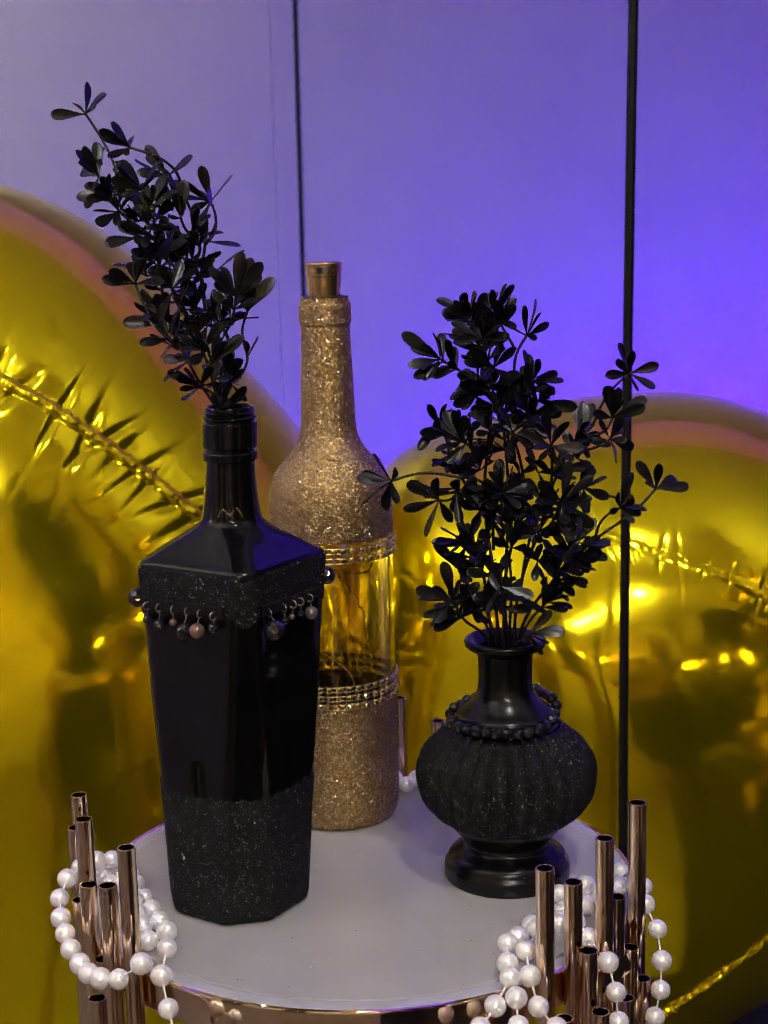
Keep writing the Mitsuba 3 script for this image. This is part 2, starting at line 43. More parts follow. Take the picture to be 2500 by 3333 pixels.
LEAF_R = [((65.9,3.5,325.0),(60.7,-7.0,338.0)),((65.9,3.5,325.0),(69.3,-7.0,336.6)),((65.9,3.5,325.0),(52.4,14.0,321.8)),((65.9,3.5,325.0),(71.4,-7.0,329.8)),((65.9,3.5,325.0),(53.2,14.4,327.7)),((65.9,3.5,325.0),(47.9,4.5,332.0)),((80.4,-0.5,322.5),(77.2,-11.0,337.6)),((80.4,-0.5,322.5),(88.7,-3.5,340.7)),((80.4,-0.5,322.5),(65.6,7.9,328.3)),((80.4,-0.5,322.5),(73.5,-11.0,330.6)),((80.4,-0.5,322.5),(90.2,-11.0,316.8)),((80.4,-0.5,322.5),(86.0,-1.8,340.5)),((96.8,-2.5,312.1),(103.8,-5.6,331.5)),((96.8,-2.5,312.1),(107.2,-13.0,318.4)),((96.8,-2.5,312.1),(101.0,-13.0,311.4)),((96.8,-2.5,312.1),(93.6,-13.0,329.1)),((96.8,-2.5,312.1),(79.1,-6.7,320.9)),((96.8,-2.5,312.1),(103.8,-7.7,324.8)),((71.9,-14.5,312.0),(55.2,-11.6,321.0)),((71.9,-14.5,312.0),(66.6,-4.0,321.7)),((71.9,-14.5,312.0),(71.4,-25.0,325.2)),((71.9,-14.5,312.0),(83.2,-25.0,315.0)),((71.9,-14.5,312.0),(56.5,-25.0,311.9)),((71.9,-14.5,312.0),(50.6,-17.7,314.5)),((71.9,-14.5,312.0),(81.3,-25.0,319.7)),((71.9,-14.5,312.0),(64.2,-7.0,298.7)),((49.4,-6.5,300.9),(28.9,-10.3,315.9)),((49.4,-6.5,300.9),(33.7,-0.4,308.0)),((49.4,-6.5,300.9),(48.7,-17.0,317.7)),((49.4,-6.5,300.9),(32.0,-13.6,298.5)),((49.4,-6.5,300.9),(42.0,-17.0,292.4)),((49.4,-6.5,300.9),(38.2,-17.0,298.7)),((49.4,-6.5,300.9),(41.2,-15.4,309.9)),((77.8,-12.5,296.1),(61.7,-19.5,300.8)),((77.8,-12.5,296.1),(65.4,-23.0,307.2)),((77.8,-12.5,296.1),(83.4,-2.9,308.0)),((77.8,-12.5,296.1),(88.4,-22.7,307.0)),((77.8,-12.5,296.1),(71.7,-23.0,295.6)),((77.8,-12.5,296.1),(84.7,-23.0,292.3)),((77.8,-12.5,296.1),(71.2,-26.8,291.8)),((101.6,5.5,288.0),(104.0,-5.0,299.5)),((101.6,5.5,288.0),(115.0,16.0,288.9)),((101.6,5.5,288.0),(95.3,-5.0,298.5)),((101.6,5.5,288.0),(99.5,16.0,277.5)),((101.6,5.5,288.0),(90.1,17.4,278.7)),((101.6,5.5,288.0),(84.2,13.9,288.4)),((72.1,3.5,284.7),(54.2,0.7,279.1)),((72.1,3.5,284.7),(66.5,-7.0,280.6)),((72.1,3.5,284.7),(59.8,-7.0,292.3)),((72.1,3.5,284.7),(66.1,14.0,291.0)),((72.1,3.5,284.7),(60.7,-3.4,273.0)),((72.1,3.5,284.7),(84.1,-9.3,284.4)),((102.4,-4.5,276.4),(110.1,-15.0,285.0)),((102.4,-4.5,276.4),(90.7,-15.0,280.2)),((102.4,-4.5,276.4),(95.5,-15.0,288.7)),((102.4,-4.5,276.4),(123.9,-7.8,272.4)),((102.4,-4.5,276.4),(108.6,-15.0,276.4)),((102.4,-4.5,276.4),(106.7,-21.7,283.8)),((152.7,-0.5,289.9),(146.0,-3.2,307.0)),((152.7,-0.5,289.9),(152.5,-11.0,303.1)),((152.7,-0.5,289.9),(168.9,-3.1,294.7)),((152.7,-0.5,289.9),(166.1,-9.4,283.7)),((152.7,-0.5,289.9),(158.4,10.0,279.1)),((152.7,-0.5,289.9),(144.9,-11.0,297.9)),((152.7,-0.5,289.9),(139.4,-13.0,290.8)),((143.2,-4.5,266.2),(139.2,-12.0,285.9)),((143.2,-4.5,266.2),(146.4,-10.9,282.8)),((143.2,-4.5,266.2),(161.6,-7.8,277.2)),((143.2,-4.5,266.2),(159.7,-12.4,273.0)),((143.2,-4.5,266.2),(131.2,-15.0,270.4)),((143.2,-4.5,266.2),(157.0,6.0,266.0)),((143.2,-4.5,266.2),(146.1,-14.5,277.4)),((141.1,-10.5,255.5),(149.6,0.0,261.1)),((141.1,-10.5,255.5),(155.1,-1.0,248.8)),((141.1,-10.5,255.5),(148.2,0.0,240.7)),((141.1,-10.5,255.5),(136.5,0.0,264.5)),((141.1,-10.5,255.5),(147.4,-21.0,257.0)),((141.1,-10.5,255.5),(146.9,-19.1,269.3)),((48.6,5.5,262.8),(43.5,-5.0,274.8)),((48.6,5.5,262.8),(52.6,-5.0,275.8)),((48.6,5.5,262.8),(55.3,-5.0,273.9)),((48.6,5.5,262.8),(38.7,16.0,256.5)),((48.6,5.5,262.8),(36.2,-2.1,251.6)),((59.3,-12.5,257.2),(44.7,-19.9,265.9)),((59.3,-12.5,257.2),(56.6,-23.0,274.5)),((59.3,-12.5,257.2),(70.7,-5.4,266.3)),((59.3,-12.5,257.2),(62.5,-23.0,272.6)),((59.3,-12.5,257.2),(51.6,-5.5,273.5)),((59.3,-12.5,257.2),(75.8,-9.3,259.0)),((75.8,-18.5,262.0),(75.5,-26.1,278.6)),((75.8,-18.5,262.0),(68.0,-29.0,263.7)),((75.8,-18.5,262.0),(71.7,-29.0,273.2)),((75.8,-18.5,262.0),(89.5,-10.7,270.6)),((75.8,-18.5,262.0),(77.6,-33.9,265.8)),((85.9,-34.5,264.1),(80.2,-45.0,278.7)),((85.9,-34.5,264.1),(74.1,-45.0,268.9)),((85.9,-34.5,264.1),(99.8,-37.6,273.7)),((85.9,-34.5,264.1),(85.6,-29.3,246.3)),((85.9,-34.5,264.1),(96.1,-45.0,257.2)),((85.9,-34.5,264.1),(85.0,-30.8,248.2)),((106.7,-32.5,256.1),(102.9,-35.3,275.1)),((106.7,-32.5,256.1),(114.0,-43.0,271.1)),((106.7,-32.5,256.1),(124.3,-35.2,254.7)),((106.7,-32.5,256.1),(99.7,-43.0,250.6)),((106.7,-32.5,256.1),(88.8,-35.4,263.9)),((106.7,-32.5,256.1),(117.8,-40.5,249.4)),((106.7,-32.5,256.1),(113.2,-22.0,265.2)),((106.7,-32.5,256.1),(95.9,-44.6,255.9)),((55.5,-0.5,247.4),(49.5,-11.0,246.8)),((55.5,-0.5,247.4),(51.8,-11.0,239.3)),((55.5,-0.5,247.4),(58.7,-11.0,252.7)),((55.5,-0.5,247.4),(49.6,-11.0,250.5)),((55.5,-0.5,247.4),(57.9,-16.4,244.1)),((55.5,-0.5,247.4),(44.1,-10.8,242.5)),((124.8,-0.5,243.2),(130.4,-11.0,240.9)),((124.8,-0.5,243.2),(120.5,-11.0,247.5)),((124.8,-0.5,243.2),(126.7,-4.9,261.2)),((124.8,-0.5,243.2),(118.7,-11.0,258.6)),((124.8,-0.5,243.2),(132.7,9.2,255.3)),((124.8,-0.5,243.2),(118.0,6.2,257.9)),((21.3,-20.5,236.8),(12.1,-26.7,253.3)),((21.3,-20.5,236.8),(4.2,-10.1,239.1)),((21.3,-20.5,236.8),(2.3,-17.1,224.2)),((21.3,-20.5,236.8),(16.1,-11.1,217.9)),((21.3,-20.5,236.8),(24.1,-31.0,226.8)),((21.3,-20.5,236.8),(24.0,-31.0,245.3)),((21.3,-20.5,236.8),(2.7,-20.4,239.7)),((46.8,-24.5,226.6),(29.4,-27.6,237.9)),((46.8,-24.5,226.6),(44.0,-35.0,240.7)),((46.8,-24.5,226.6),(27.5,-27.5,221.5)),((46.8,-24.5,226.6),(39.7,-21.3,205.6)),((46.8,-24.5,226.6),(53.1,-14.0,213.9)),((46.8,-24.5,226.6),(37.3,-14.0,234.7)),((46.8,-24.5,226.6),(40.5,-7.9,227.0)),((57.9,-20.5,228.6),(67.3,-31.0,235.2)),((57.9,-20.5,228.6),(63.9,-31.0,229.2)),((57.9,-20.5,228.6),(54.5,-31.0,239.1)),((57.9,-20.5,228.6),(75.5,-16.4,229.0)),((57.9,-20.5,228.6),(66.3,-32.7,239.8)),((81.2,-30.5,231.1),(70.5,-41.0,240.5)),((81.2,-30.5,231.1),(80.9,-20.0,242.6)),((81.2,-30.5,231.1),(94.7,-20.0,233.7)),((81.2,-30.5,231.1),(75.1,-41.0,230.9)),((81.2,-30.5,231.1),(90.9,-42.6,242.8)),((81.2,-30.5,231.1),(62.1,-31.9,234.4)),((90.7,-24.5,239.5),(97.5,-35.0,246.6)),((90.7,-24.5,239.5),(86.3,-35.0,248.7)),((90.7,-24.5,239.5),(84.4,-14.0,237.8)),((90.7,-24.5,239.5),(86.5,-33.5,253.9)),((90.7,-24.5,239.5),(83.0,-21.6,256.8)),((112.3,-34.5,225.7),(115.5,-38.0,249.0)),((112.3,-34.5,225.7),(129.6,-31.3,238.6)),((112.3,-34.5,225.7),(129.4,-31.3,211.3)),((112.3,-34.5,225.7),(99.0,-43.5,238.5)),((112.3,-34.5,225.7),(97.0,-43.2,227.8)),((112.3,-34.5,225.7),(112.3,-45.0,212.7)),((112.3,-34.5,225.7),(117.2,-43.2,237.0)),((147.4,-6.5,216.3),(151.7,-9.6,236.9)),((147.4,-6.5,216.3),(155.5,-17.0,225.0)),((147.4,-6.5,216.3),(158.2,-17.0,215.0)),((147.4,-6.5,216.3),(141.2,-17.0,216.0)),((147.4,-6.5,216.3),(153.4,-17.0,210.5)),((147.4,-6.5,216.3),(164.0,1.0,214.4)),((147.4,-6.5,216.3),(143.9,-17.0,227.1)),((147.4,-6.5,216.3),(156.9,-17.9,219.1)),((169.0,5.5,224.2),(158.2,2.6,240.6)),((169.0,5.5,224.2),(169.5,-5.0,239.1)),((169.0,5.5,224.2),(184.2,16.0,229.9)),((169.0,5.5,224.2),(188.7,12.9,223.6)),((169.0,5.5,224.2),(163.4,-5.0,231.6)),((169.0,5.5,224.2),(166.1,20.8,224.9)),((122.7,-22.5,202.2),(113.8,-12.0,209.5)),((122.7,-22.5,202.2),(125.8,-12.0,211.1)),((122.7,-22.5,202.2),(125.6,-33.0,206.2)),((122.7,-22.5,202.2),(115.1,-12.0,200.1)),((122.7,-22.5,202.2),(113.5,-30.2,191.7)),((122.7,-22.5,202.2),(119.6,-8.3,191.6)),((124.2,-10.5,190.1),(140.6,-13.5,201.0)),((124.2,-10.5,190.1),(141.9,-4.5,188.9)),((124.2,-10.5,190.1),(108.4,-14.2,196.3)),((124.2,-10.5,190.1),(135.6,-21.0,194.7)),((124.2,-10.5,190.1),(131.0,0.0,199.0)),((124.2,-10.5,190.1),(118.1,-0.8,203.1)),((60.2,-14.5,201.3),(48.1,-25.0,211.9)),((60.2,-14.5,201.3),(51.8,-25.0,197.7)),((60.2,-14.5,201.3),(67.4,-25.0,195.8)),((60.2,-14.5,201.3),(44.6,-25.0,204.6)),((60.2,-14.5,201.3),(56.8,-25.0,213.6)),((60.2,-14.5,201.3),(56.9,-23.5,213.1)),((57.9,-6.5,183.2),(44.9,-3.3,199.3)),((57.9,-6.5,183.2),(48.4,-17.0,197.2)),((57.9,-6.5,183.2),(64.0,-17.0,178.0)),((57.9,-6.5,183.2),(52.0,-17.0,193.4)),((57.9,-6.5,183.2),(62.0,-21.8,179.7)),((53.4,-18.5,169.2),(50.6,-21.7,191.4)),((53.4,-18.5,169.2),(33.1,-21.7,176.8)),((53.4,-18.5,169.2),(35.0,-21.3,171.0)),((53.4,-18.5,169.2),(43.9,-29.0,168.0)),((53.4,-18.5,169.2),(63.3,-29.0,176.0)),((53.4,-18.5,169.2),(57.4,-29.0,182.4)),((53.4,-18.5,169.2),(43.3,-32.0,160.7)),((79.2,-34.5,180.1),(73.5,-42.4,195.6)),((79.2,-34.5,180.1),(81.1,-24.0,164.9)),((79.2,-34.5,180.1),(102.7,-38.9,164.6)),((79.2,-34.5,180.1),(96.3,-37.3,174.8)),((79.2,-34.5,180.1),(85.5,-47.2,188.3)),((79.2,-34.5,180.1),(70.0,-44.9,168.9)),((67.9,-10.5,159.8),(59.7,-21.0,162.7)),((67.9,-10.5,159.8),(63.7,-21.0,167.7)),((67.9,-10.5,159.8),(77.6,-23.8,169.6)),((67.9,-10.5,159.8),(71.8,-24.7,157.1)),((106.3,-10.5,164.6),(117.6,-21.0,171.6)),((106.3,-10.5,164.6),(118.9,-21.0,165.1)),((106.3,-10.5,164.6),(113.4,-13.1,180.9)),((106.3,-10.5,164.6),(114.8,0.0,168.7)),((106.3,-10.5,164.6),(105.2,-21.0,181.7)),((106.3,-10.5,164.6),(114.5,-21.3,176.5)),((94.8,-26.5,150.8),(114.2,-29.5,154.9)),((94.8,-26.5,150.8),(100.4,-37.0,142.3)),((94.8,-26.5,150.8),(106.8,-14.5,142.5)),((94.8,-26.5,150.8),(107.3,-25.9,164.0)),((76.6,-16.5,210.1),(66.4,-27.0,221.1)),((76.6,-16.5,210.1),(77.5,-6.4,221.7)),((76.6,-16.5,210.1),(85.6,-27.0,219.4)),((76.6,-16.5,210.1),(68.6,-27.0,206.3)),((76.6,-16.5,210.1),(84.7,-6.0,200.1)),((76.6,-16.5,210.1),(73.0,-5.9,224.2)),((69.8,-10.5,217.7),(59.6,-21.0,223.8)),((69.8,-10.5,217.7),(64.5,-21.0,229.8)),((69.8,-10.5,217.7),(74.1,-21.0,227.1)),((69.8,-10.5,217.7),(65.4,-21.0,211.3)),((69.8,-10.5,217.7),(60.9,-21.3,230.9)),((69.8,-10.5,217.7),(84.1,-21.1,222.8)),((92.3,-18.5,217.5),(83.1,-29.0,228.4)),((92.3,-18.5,217.5),(92.7,-29.0,230.6)),((92.3,-18.5,217.5),(99.8,-29.0,220.7)),((92.3,-18.5,217.5),(89.5,-8.0,205.5)),((92.3,-18.5,217.5),(78.1,-17.9,230.0)),((92.3,-18.5,217.5),(89.3,-21.3,233.4)),((100.9,-16.5,208.2),(92.1,-6.0,210.0)),((100.9,-16.5,208.2),(107.1,-27.0,216.4)),((100.9,-16.5,208.2),(105.9,-27.0,205.4)),((100.9,-16.5,208.2),(97.5,-27.0,199.5)),((100.9,-16.5,208.2),(97.3,-28.1,221.2)),((100.9,-16.5,208.2),(95.9,-31.2,204.3)),((85.8,-22.5,198.7),(75.4,-33.0,206.2)),((85.8,-22.5,198.7),(87.4,-33.0,212.0)),((85.8,-22.5,198.7),(96.4,-12.0,196.1)),((85.8,-22.5,198.7),(80.1,-33.0,191.4)),((85.8,-22.5,198.7),(89.6,-7.3,202.8)),((85.8,-22.5,198.7),(83.9,-23.4,214.6)),((67.3,-6.5,194.4),(59.5,-17.0,206.9)),((67.3,-6.5,194.4),(71.7,-17.0,207.8)),((67.3,-6.5,194.4),(74.0,-17.0,196.6)),((67.3,-6.5,194.4),(61.8,2.1,206.8)),((67.3,-6.5,194.4),(62.5,1.2,208.5)),((101.0,-14.5,189.1),(92.8,-25.0,199.1)),((101.0,-14.5,189.1),(107.3,-25.0,195.1)),((101.0,-14.5,189.1),(108.5,-25.0,185.1)),((101.0,-14.5,189.1),(97.6,-25.0,181.6)),((101.0,-14.5,189.1),(107.2,-0.9,183.4)),((101.0,-14.5,189.1),(101.1,-24.9,200.8)),((70.2,-8.5,239.7),(62.3,2.0,244.3)),((70.2,-8.5,239.7),(67.3,-19.0,251.3)),((70.2,-8.5,239.7),(76.8,-19.0,246.2)),((70.2,-8.5,239.7),(59.9,-19.0,238.1)),((70.2,-8.5,239.7),(52.9,-14.6,241.6)),((70.2,-8.5,239.7),(69.1,-16.6,253.5)),((101.7,-10.5,238.0),(95.9,-21.0,248.5)),((101.7,-10.5,238.0),(110.3,-21.0,240.9)),((101.7,-10.5,238.0),(105.4,-21.0,231.2)),((101.7,-10.5,238.0),(96.8,-7.5,252.7)),((101.7,-10.5,238.0),(114.7,-24.0,241.9)),((85.2,-4.5,249.8),(77.2,-15.0,255.3)),((85.2,-4.5,249.8),(91.0,6.0,255.4)),((85.2,-4.5,249.8),(96.6,-14.8,262.1)),((85.2,-4.5,249.8),(69.5,-5.8,249.4)),((85.2,-4.5,249.8),(67.1,-6.3,253.8)),((65.7,-4.5,250.3),(60.4,-15.0,260.6)),((65.7,-4.5,250.3),(70.0,-15.0,257.9)),((65.7,-4.5,250.3),(67.4,-15.0,245.8)),((65.7,-4.5,250.3),(62.7,-19.1,256.0)),((65.7,-4.5,250.3),(64.2,-10.9,264.7)),((108.3,-16.5,237.7),(100.1,-27.0,247.0)),((108.3,-16.5,237.7),(113.2,-27.0,246.7)),((108.3,-16.5,237.7),(116.8,-27.0,235.7)),((108.3,-16.5,237.7),(120.4,-28.2,237.4)),((108.3,-16.5,237.7),(116.1,-21.7,251.9)),((81.2,3.5,277.1),(73.2,-7.0,283.5)),((81.2,3.5,277.1),(85.3,-7.0,285.6)),((81.2,3.5,277.1),(90.1,-7.0,275.8)),((81.2,3.5,277.1),(76.7,-7.0,270.0)),((81.2,3.5,277.1),(93.2,-8.3,283.6)),((81.2,3.5,277.1),(70.9,8.1,262.7)),((96.1,-6.5,268.3),(89.8,4.0,271.9)),((96.1,-6.5,268.3),(97.7,-17.0,279.3)),((96.1,-6.5,268.3),(106.9,4.0,264.1)),((96.1,-6.5,268.3),(107.7,-15.9,263.3)),((96.1,-6.5,268.3),(107.8,-15.9,259.3))]
STEM_R = [(1.7,[(80.8,-8.5,135.7),(78.1,-14.5,158.0),(76.4,-16.5,183.9),(73.4,-10.5,207.7),(72.7,-6.5,231.8),(75.8,-18.5,262.0)]),(1.8,[(79.8,-4.5,134.6),(74.4,-4.5,155.4),(70.9,-6.5,181.6),(64.7,-8.5,194.9),(60.2,-14.5,201.3)]),(1.7,[(85.3,-6.5,135.1),(82.2,-18.5,165.3),(85.8,-22.5,198.7),(92.1,-20.5,217.9),(85.9,-34.5,264.1)]),(1.7,[(88.1,-2.5,133.8),(90.6,-6.5,168.4),(100.3,-10.5,200.7),(107.9,-20.5,233.5),(106.7,-32.5,256.1)]),(1.6,[(89.7,1.5,132.6),(97.2,-0.5,156.4),(109.4,-4.5,173.8),(120.1,-8.5,187.2),(134.2,-4.5,198.6),(143.4,-0.5,203.8),(156.3,3.5,211.6),(169.0,5.5,224.2)]),(1.4,[(134.2,-4.5,199.9),(136.3,-6.5,207.8),(142.5,-6.5,213.9),(147.4,-6.5,216.3)]),(1.5,[(92.7,3.5,165.8),(100.6,5.5,203.6),(114.4,5.5,234.9),(122.6,1.5,252.9),(130.9,-0.5,259.2),(137.0,-0.5,271.3),(144.3,-0.5,282.2),(152.7,-0.5,289.9)]),(1.4,[(122.6,1.5,252.9),(131.9,-2.5,256.4),(138.9,-4.5,259.0),(143.2,-4.5,266.2)]),(1.4,[(118.6,-0.5,243.4),(128.9,-6.5,249.0),(135.7,-10.5,252.0),(141.1,-10.5,255.5)]),(1.6,[(83.6,3.5,140.0),(85.5,5.5,191.2),(85.8,3.5,242.2),(85.8,-0.5,275.0),(89.3,-2.5,287.4),(90.7,-2.5,300.8),(96.8,-2.5,312.1)]),(1.4,[(90.7,-2.5,304.4),(85.9,-2.5,312.9),(80.4,-0.5,322.5)]),(1.5,[(85.8,3.5,242.2),(81.8,-4.5,274.4),(70.9,-6.5,285.9),(61.3,-6.5,293.4),(49.4,-6.5,300.9)]),(1.5,[(83.2,-0.5,260.3),(78.1,-6.5,280.9),(75.5,-10.5,295.9),(71.9,-14.5,312.0)]),(1.4,[(73.5,-6.5,301.6),(69.2,-0.5,313.2),(65.9,3.5,325.0)]),(1.5,[(77.2,-6.5,194.1),(75.9,-10.5,220.1),(69.6,-16.5,235.0),(56.3,-18.5,238.1),(45.4,-20.5,240.5),(33.4,-20.5,240.2),(21.3,-20.5,236.8)]),(1.4,[(58.1,-18.5,237.4),(56.7,-20.5,229.9),(52.3,-22.5,226.1),(46.8,-24.5,226.6)]),(1.6,[(76.7,-4.5,134.7),(69.1,-8.5,148.3),(60.2,-14.5,156.6),(55.9,-16.5,164.2),(53.4,-18.5,169.2)]),(1.6,[(90.3,-6.5,134.9),(95.0,-10.5,151.4),(106.3,-10.5,164.6)]),(1.5,[(80.8,-16.5,138.1),(80.9,-26.5,161.2),(79.2,-34.5,180.1)]),(1.5,[(85.9,-14.5,137.4),(91.5,-22.5,147.2),(94.8,-26.5,150.8)]),(1.5,[(57.9,-6.5,183.2),(64.6,-6.5,171.6),(71.9,-4.5,152.9),(79.4,-2.5,136.6)]),(1.4,[(53.6,1.5,243.4),(52.7,3.5,254.3),(48.6,5.5,262.8)]),(1.5,[(70.2,-4.5,219.0),(60.7,-2.5,233.9),(55.5,-0.5,247.4),(53.9,3.5,255.5)]),(1.5,[(85.8,-0.5,275.0),(95.9,3.5,281.7),(101.6,5.5,288.0)]),(1.4,[(83.3,-0.5,267.7),(77.5,3.5,277.2),(72.1,3.5,284.7)]),(1.5,[(101.7,-8.5,200.3),(107.8,-20.5,211.4),(112.3,-34.5,225.7)]),(1.4,[(115.7,-4.5,229.2),(130.7,-2.5,226.6),(137.8,-4.5,224.3),(146.3,-5.5,221.4)]),(1.5,[(75.9,-10.5,220.1),(78.9,-20.5,224.4),(81.2,-30.5,231.1)]),(1.6,[(85.2,-0.5,133.3),(87.0,-4.5,168.0),(79.6,-8.5,207.1),(70.1,-6.5,219.4)]),(1.5,[(109.4,-4.5,173.8),(119.4,-14.5,192.4),(122.7,-22.5,202.2)]),(1.5,[(76.5,-6.5,244.1),(67.9,-8.5,250.8),(59.3,-12.5,257.2)]),(1.5,[(90.5,-0.5,255.2),(97.7,-2.5,265.2),(102.4,-4.5,276.4)])]
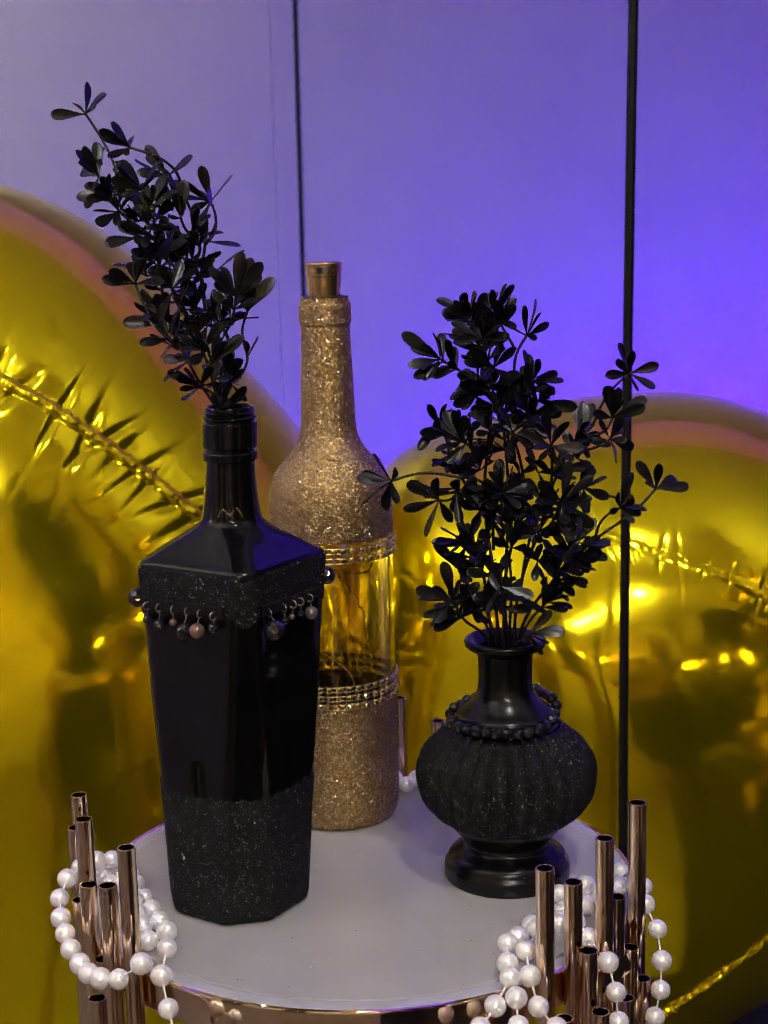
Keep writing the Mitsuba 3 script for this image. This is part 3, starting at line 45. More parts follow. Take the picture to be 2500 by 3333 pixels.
LEAF_FILL_L = [((-54.4,-17.0,305.1),(-48.4,-6.1,314.7)),((-54.4,-17.0,305.1),(-54.2,-28.1,315.1)),((-75.5,-33.7,365.1),(-86.8,-27.3,373.1)),((-75.5,-33.7,365.1),(-80.2,-46.6,370.6)),((-75.5,-33.7,365.1),(-69.7,-45.1,371.5)),((-75.5,-33.7,365.1),(-72.2,-27.9,379.9)),((-71.5,-19.0,326.8),(-78.1,-34.6,333.0)),((-71.5,-19.0,326.8),(-68.4,-26.6,342.5)),((-71.5,-19.0,326.8),(-75.0,-5.3,336.2)),((-71.5,-19.0,326.8),(-87.7,-16.2,326.1)),((-88.5,-44.6,343.1),(-98.6,-45.7,327.8)),((-88.5,-44.6,343.1),(-79.2,-32.4,341.5)),((-92.3,-32.1,323.8),(-98.3,-14.7,324.9)),((-92.3,-32.1,323.8),(-84.7,-37.5,338.0)),((-118.3,-29.1,393.3),(-133.5,-30.8,398.0)),((-118.3,-29.1,393.3),(-123.1,-40.5,402.0)),((-118.3,-29.1,393.3),(-110.5,-31.7,407.4)),((-118.3,-29.1,393.3),(-119.7,-14.0,397.5)),((-77.4,-27.6,349.1),(-90.0,-38.1,348.1)),((-77.4,-27.6,349.1),(-70.3,-39.8,351.8)),((-77.4,-27.6,349.1),(-68.4,-31.8,360.7)),((-77.4,-27.6,349.1),(-84.9,-18.2,358.6)),((-76.3,-33.6,311.3),(-65.1,-35.8,325.4)),((-76.3,-33.6,311.3),(-92.4,-30.5,315.0)),((-79.2,-31.2,356.4),(-81.4,-25.8,374.3)),((-79.2,-31.2,356.4),(-75.5,-44.9,359.2)),((-79.2,-31.2,356.4),(-63.7,-32.0,360.4)),((-59.0,-32.6,332.0),(-53.3,-20.9,345.2)),((-59.0,-32.6,332.0),(-69.6,-35.8,341.6)),((-59.0,-32.6,332.0),(-62.2,-44.6,338.9)),((-59.0,-32.6,332.0),(-46.9,-38.9,337.4)),((-71.0,-31.0,292.5),(-81.3,-43.4,293.8)),((-71.0,-31.0,292.5),(-60.1,-39.9,297.7)),((-73.3,-28.3,324.1),(-59.1,-30.0,323.9)),((-73.3,-28.3,324.1),(-78.7,-16.9,314.5)),((-73.3,-28.3,324.1),(-73.6,-15.8,335.0)),((-72.6,-18.5,367.0),(-75.9,-7.3,377.3)),((-72.6,-18.5,367.0),(-65.7,-31.8,376.1)),((-72.6,-18.5,367.0),(-55.2,-14.4,364.3)),((-89.2,-21.6,359.6),(-104.4,-27.8,363.8)),((-89.2,-21.6,359.6),(-88.5,-27.6,374.3)),((-89.2,-21.6,359.6),(-90.2,-4.7,363.0)),((-98.9,-36.4,385.1),(-108.6,-48.8,392.7)),((-98.9,-36.4,385.1),(-85.2,-39.7,394.4)),((-98.9,-36.4,385.1),(-107.2,-29.3,396.4)),((-85.2,-41.4,333.8),(-88.0,-23.6,329.6)),((-85.2,-41.4,333.8),(-71.0,-43.5,331.2)),((-85.2,-41.4,333.8),(-90.8,-43.3,320.7)),((-77.4,-36.3,369.9),(-76.6,-36.7,387.7)),((-77.4,-36.3,369.9),(-90.5,-45.8,365.8)),((-115.9,-30.1,388.3),(-113.7,-37.3,404.2)),((-115.9,-30.1,388.3),(-113.4,-19.2,398.0)),((-115.9,-30.1,388.3),(-119.6,-16.1,390.8)),((-115.9,-30.1,388.3),(-126.0,-41.0,393.0)),((-91.7,-44.0,318.6),(-107.7,-44.9,317.1)),((-91.7,-44.0,318.6),(-102.0,-56.9,319.2)),((-91.7,-44.0,318.6),(-86.6,-49.1,333.0)),((-91.7,-44.0,318.6),(-99.4,-30.8,328.3)),((-79.0,-35.7,319.4),(-92.7,-31.2,322.0)),((-79.0,-35.7,319.4),(-80.6,-49.7,322.7)),((-79.0,-35.7,319.4),(-72.7,-45.8,330.7)),((-79.0,-35.7,319.4),(-78.2,-24.3,328.9)),((-98.8,-36.3,384.2),(-102.1,-27.9,395.5)),((-98.8,-36.3,384.2),(-95.7,-54.1,389.8)),((-86.5,-15.8,391.0),(-98.4,-24.7,394.2)),((-86.5,-15.8,391.0),(-93.6,-22.3,404.8)),((-86.5,-15.8,391.0),(-88.7,-3.0,401.0)),((-86.5,-15.8,391.0),(-95.2,-3.9,385.3)),((-60.4,-30.6,326.9),(-65.6,-25.4,342.5)),((-60.4,-30.6,326.9),(-45.8,-34.9,328.2)),((-96.2,-33.0,342.7),(-93.2,-20.8,349.5)),((-96.2,-33.0,342.7),(-103.5,-43.8,348.0)),((-102.8,-38.9,394.3),(-115.2,-45.3,392.1)),((-102.8,-38.9,394.3),(-94.1,-44.5,404.4)),((-102.8,-38.9,394.3),(-112.1,-28.2,405.0)),((-98.7,-36.2,384.0),(-111.2,-45.2,393.1)),((-98.7,-36.2,384.0),(-99.1,-49.3,392.4)),((-98.7,-36.2,384.0),(-89.0,-29.9,396.0)),((-98.7,-36.2,384.0),(-103.3,-28.0,395.4)),((-97.3,-34.7,369.9),(-91.3,-47.6,377.4)),((-97.3,-34.7,369.9),(-92.9,-23.3,380.6)),((-97.3,-34.7,369.9),(-112.9,-40.3,378.7)),((-96.6,-33.3,361.2),(-96.4,-21.6,373.2)),((-96.6,-33.3,361.2),(-109.0,-33.5,371.5)),((-96.6,-33.3,361.2),(-104.1,-45.1,367.0)),((-96.6,-33.3,361.2),(-86.0,-39.7,371.8)),((-90.0,-35.5,363.1),(-104.3,-32.4,361.3)),((-90.0,-35.5,363.1),(-100.4,-49.7,358.9)),((-90.0,-35.5,363.1),(-91.0,-39.7,379.4)),((-98.5,-46.1,327.5),(-99.4,-60.2,333.4)),((-98.5,-46.1,327.5),(-107.0,-35.7,331.7)),((-85.1,-24.3,350.7),(-95.6,-11.0,349.6)),((-85.1,-24.3,350.7),(-103.0,-29.5,354.4)),((-85.1,-24.3,350.7),(-86.3,-32.7,365.3)),((-85.1,-24.3,350.7),(-80.3,-15.0,361.6)),((-99.1,-36.7,386.4),(-94.1,-50.1,395.0)),((-99.1,-36.7,386.4),(-91.4,-30.5,402.1)),((-99.1,-36.7,386.4),(-103.5,-28.4,398.5)),((-99.1,-36.7,386.4),(-109.7,-47.9,393.6)),((-82.7,-25.0,343.1),(-74.4,-18.8,352.5)),((-82.7,-25.0,343.1),(-98.0,-31.9,346.6)),((-69.2,-18.4,385.2),(-68.9,-35.2,393.8)),((-69.2,-18.4,385.2),(-79.0,-8.3,395.5)),((-57.5,-34.8,338.6),(-66.4,-44.7,350.1)),((-57.5,-34.8,338.6),(-43.8,-28.2,349.8)),((-80.7,-30.3,367.6),(-63.5,-27.5,374.2)),((-80.7,-30.3,367.6),(-74.2,-19.0,379.4)),((-80.7,-30.3,367.6),(-93.8,-30.8,377.4)),((-80.7,-30.3,367.6),(-74.9,-46.9,372.6)),((-79.6,-36.2,321.1),(-90.8,-45.4,324.3)),((-79.6,-36.2,321.1),(-78.5,-51.7,329.0)),((-79.6,-36.2,321.1),(-73.6,-28.4,332.3)),((-79.6,-36.2,321.1),(-91.1,-29.7,328.3)),((-85.3,-42.9,337.1),(-80.8,-42.6,352.5)),((-85.3,-42.9,337.1),(-93.3,-55.2,337.8)),((-87.5,-34.9,313.2),(-96.3,-22.3,315.4)),((-87.5,-34.9,313.2),(-82.5,-42.2,325.2)),((-70.7,-30.2,293.6),(-72.6,-47.3,295.2)),((-70.7,-30.2,293.6),(-68.0,-17.5,306.6)),((-89.4,-21.5,360.0),(-102.2,-8.0,359.6)),((-89.4,-21.5,360.0),(-87.4,-28.4,376.2)),((-87.9,-22.5,356.7),(-81.2,-13.5,368.2)),((-87.9,-22.5,356.7),(-99.3,-29.6,361.4)),((-96.4,-33.0,354.8),(-109.0,-37.8,366.3)),((-96.4,-33.0,354.8),(-92.8,-47.2,366.4)),((-96.4,-33.0,354.8),(-83.3,-28.3,362.7)),((-96.4,-33.0,354.8),(-101.1,-21.1,366.8)),((-97.9,-35.0,378.2),(-88.0,-42.8,388.5)),((-97.9,-35.0,378.2),(-87.7,-31.2,388.3)),((-97.9,-35.0,378.2),(-102.9,-21.2,389.5)),((-97.9,-35.0,378.2),(-112.0,-39.2,385.1)),((-96.6,-33.2,360.5),(-97.0,-45.2,367.9)),((-96.6,-33.2,360.5),(-95.9,-23.5,370.7)),((-71.0,-32.9,294.1),(-64.1,-48.4,293.2)),((-71.0,-32.9,294.1),(-70.8,-32.5,308.9))]
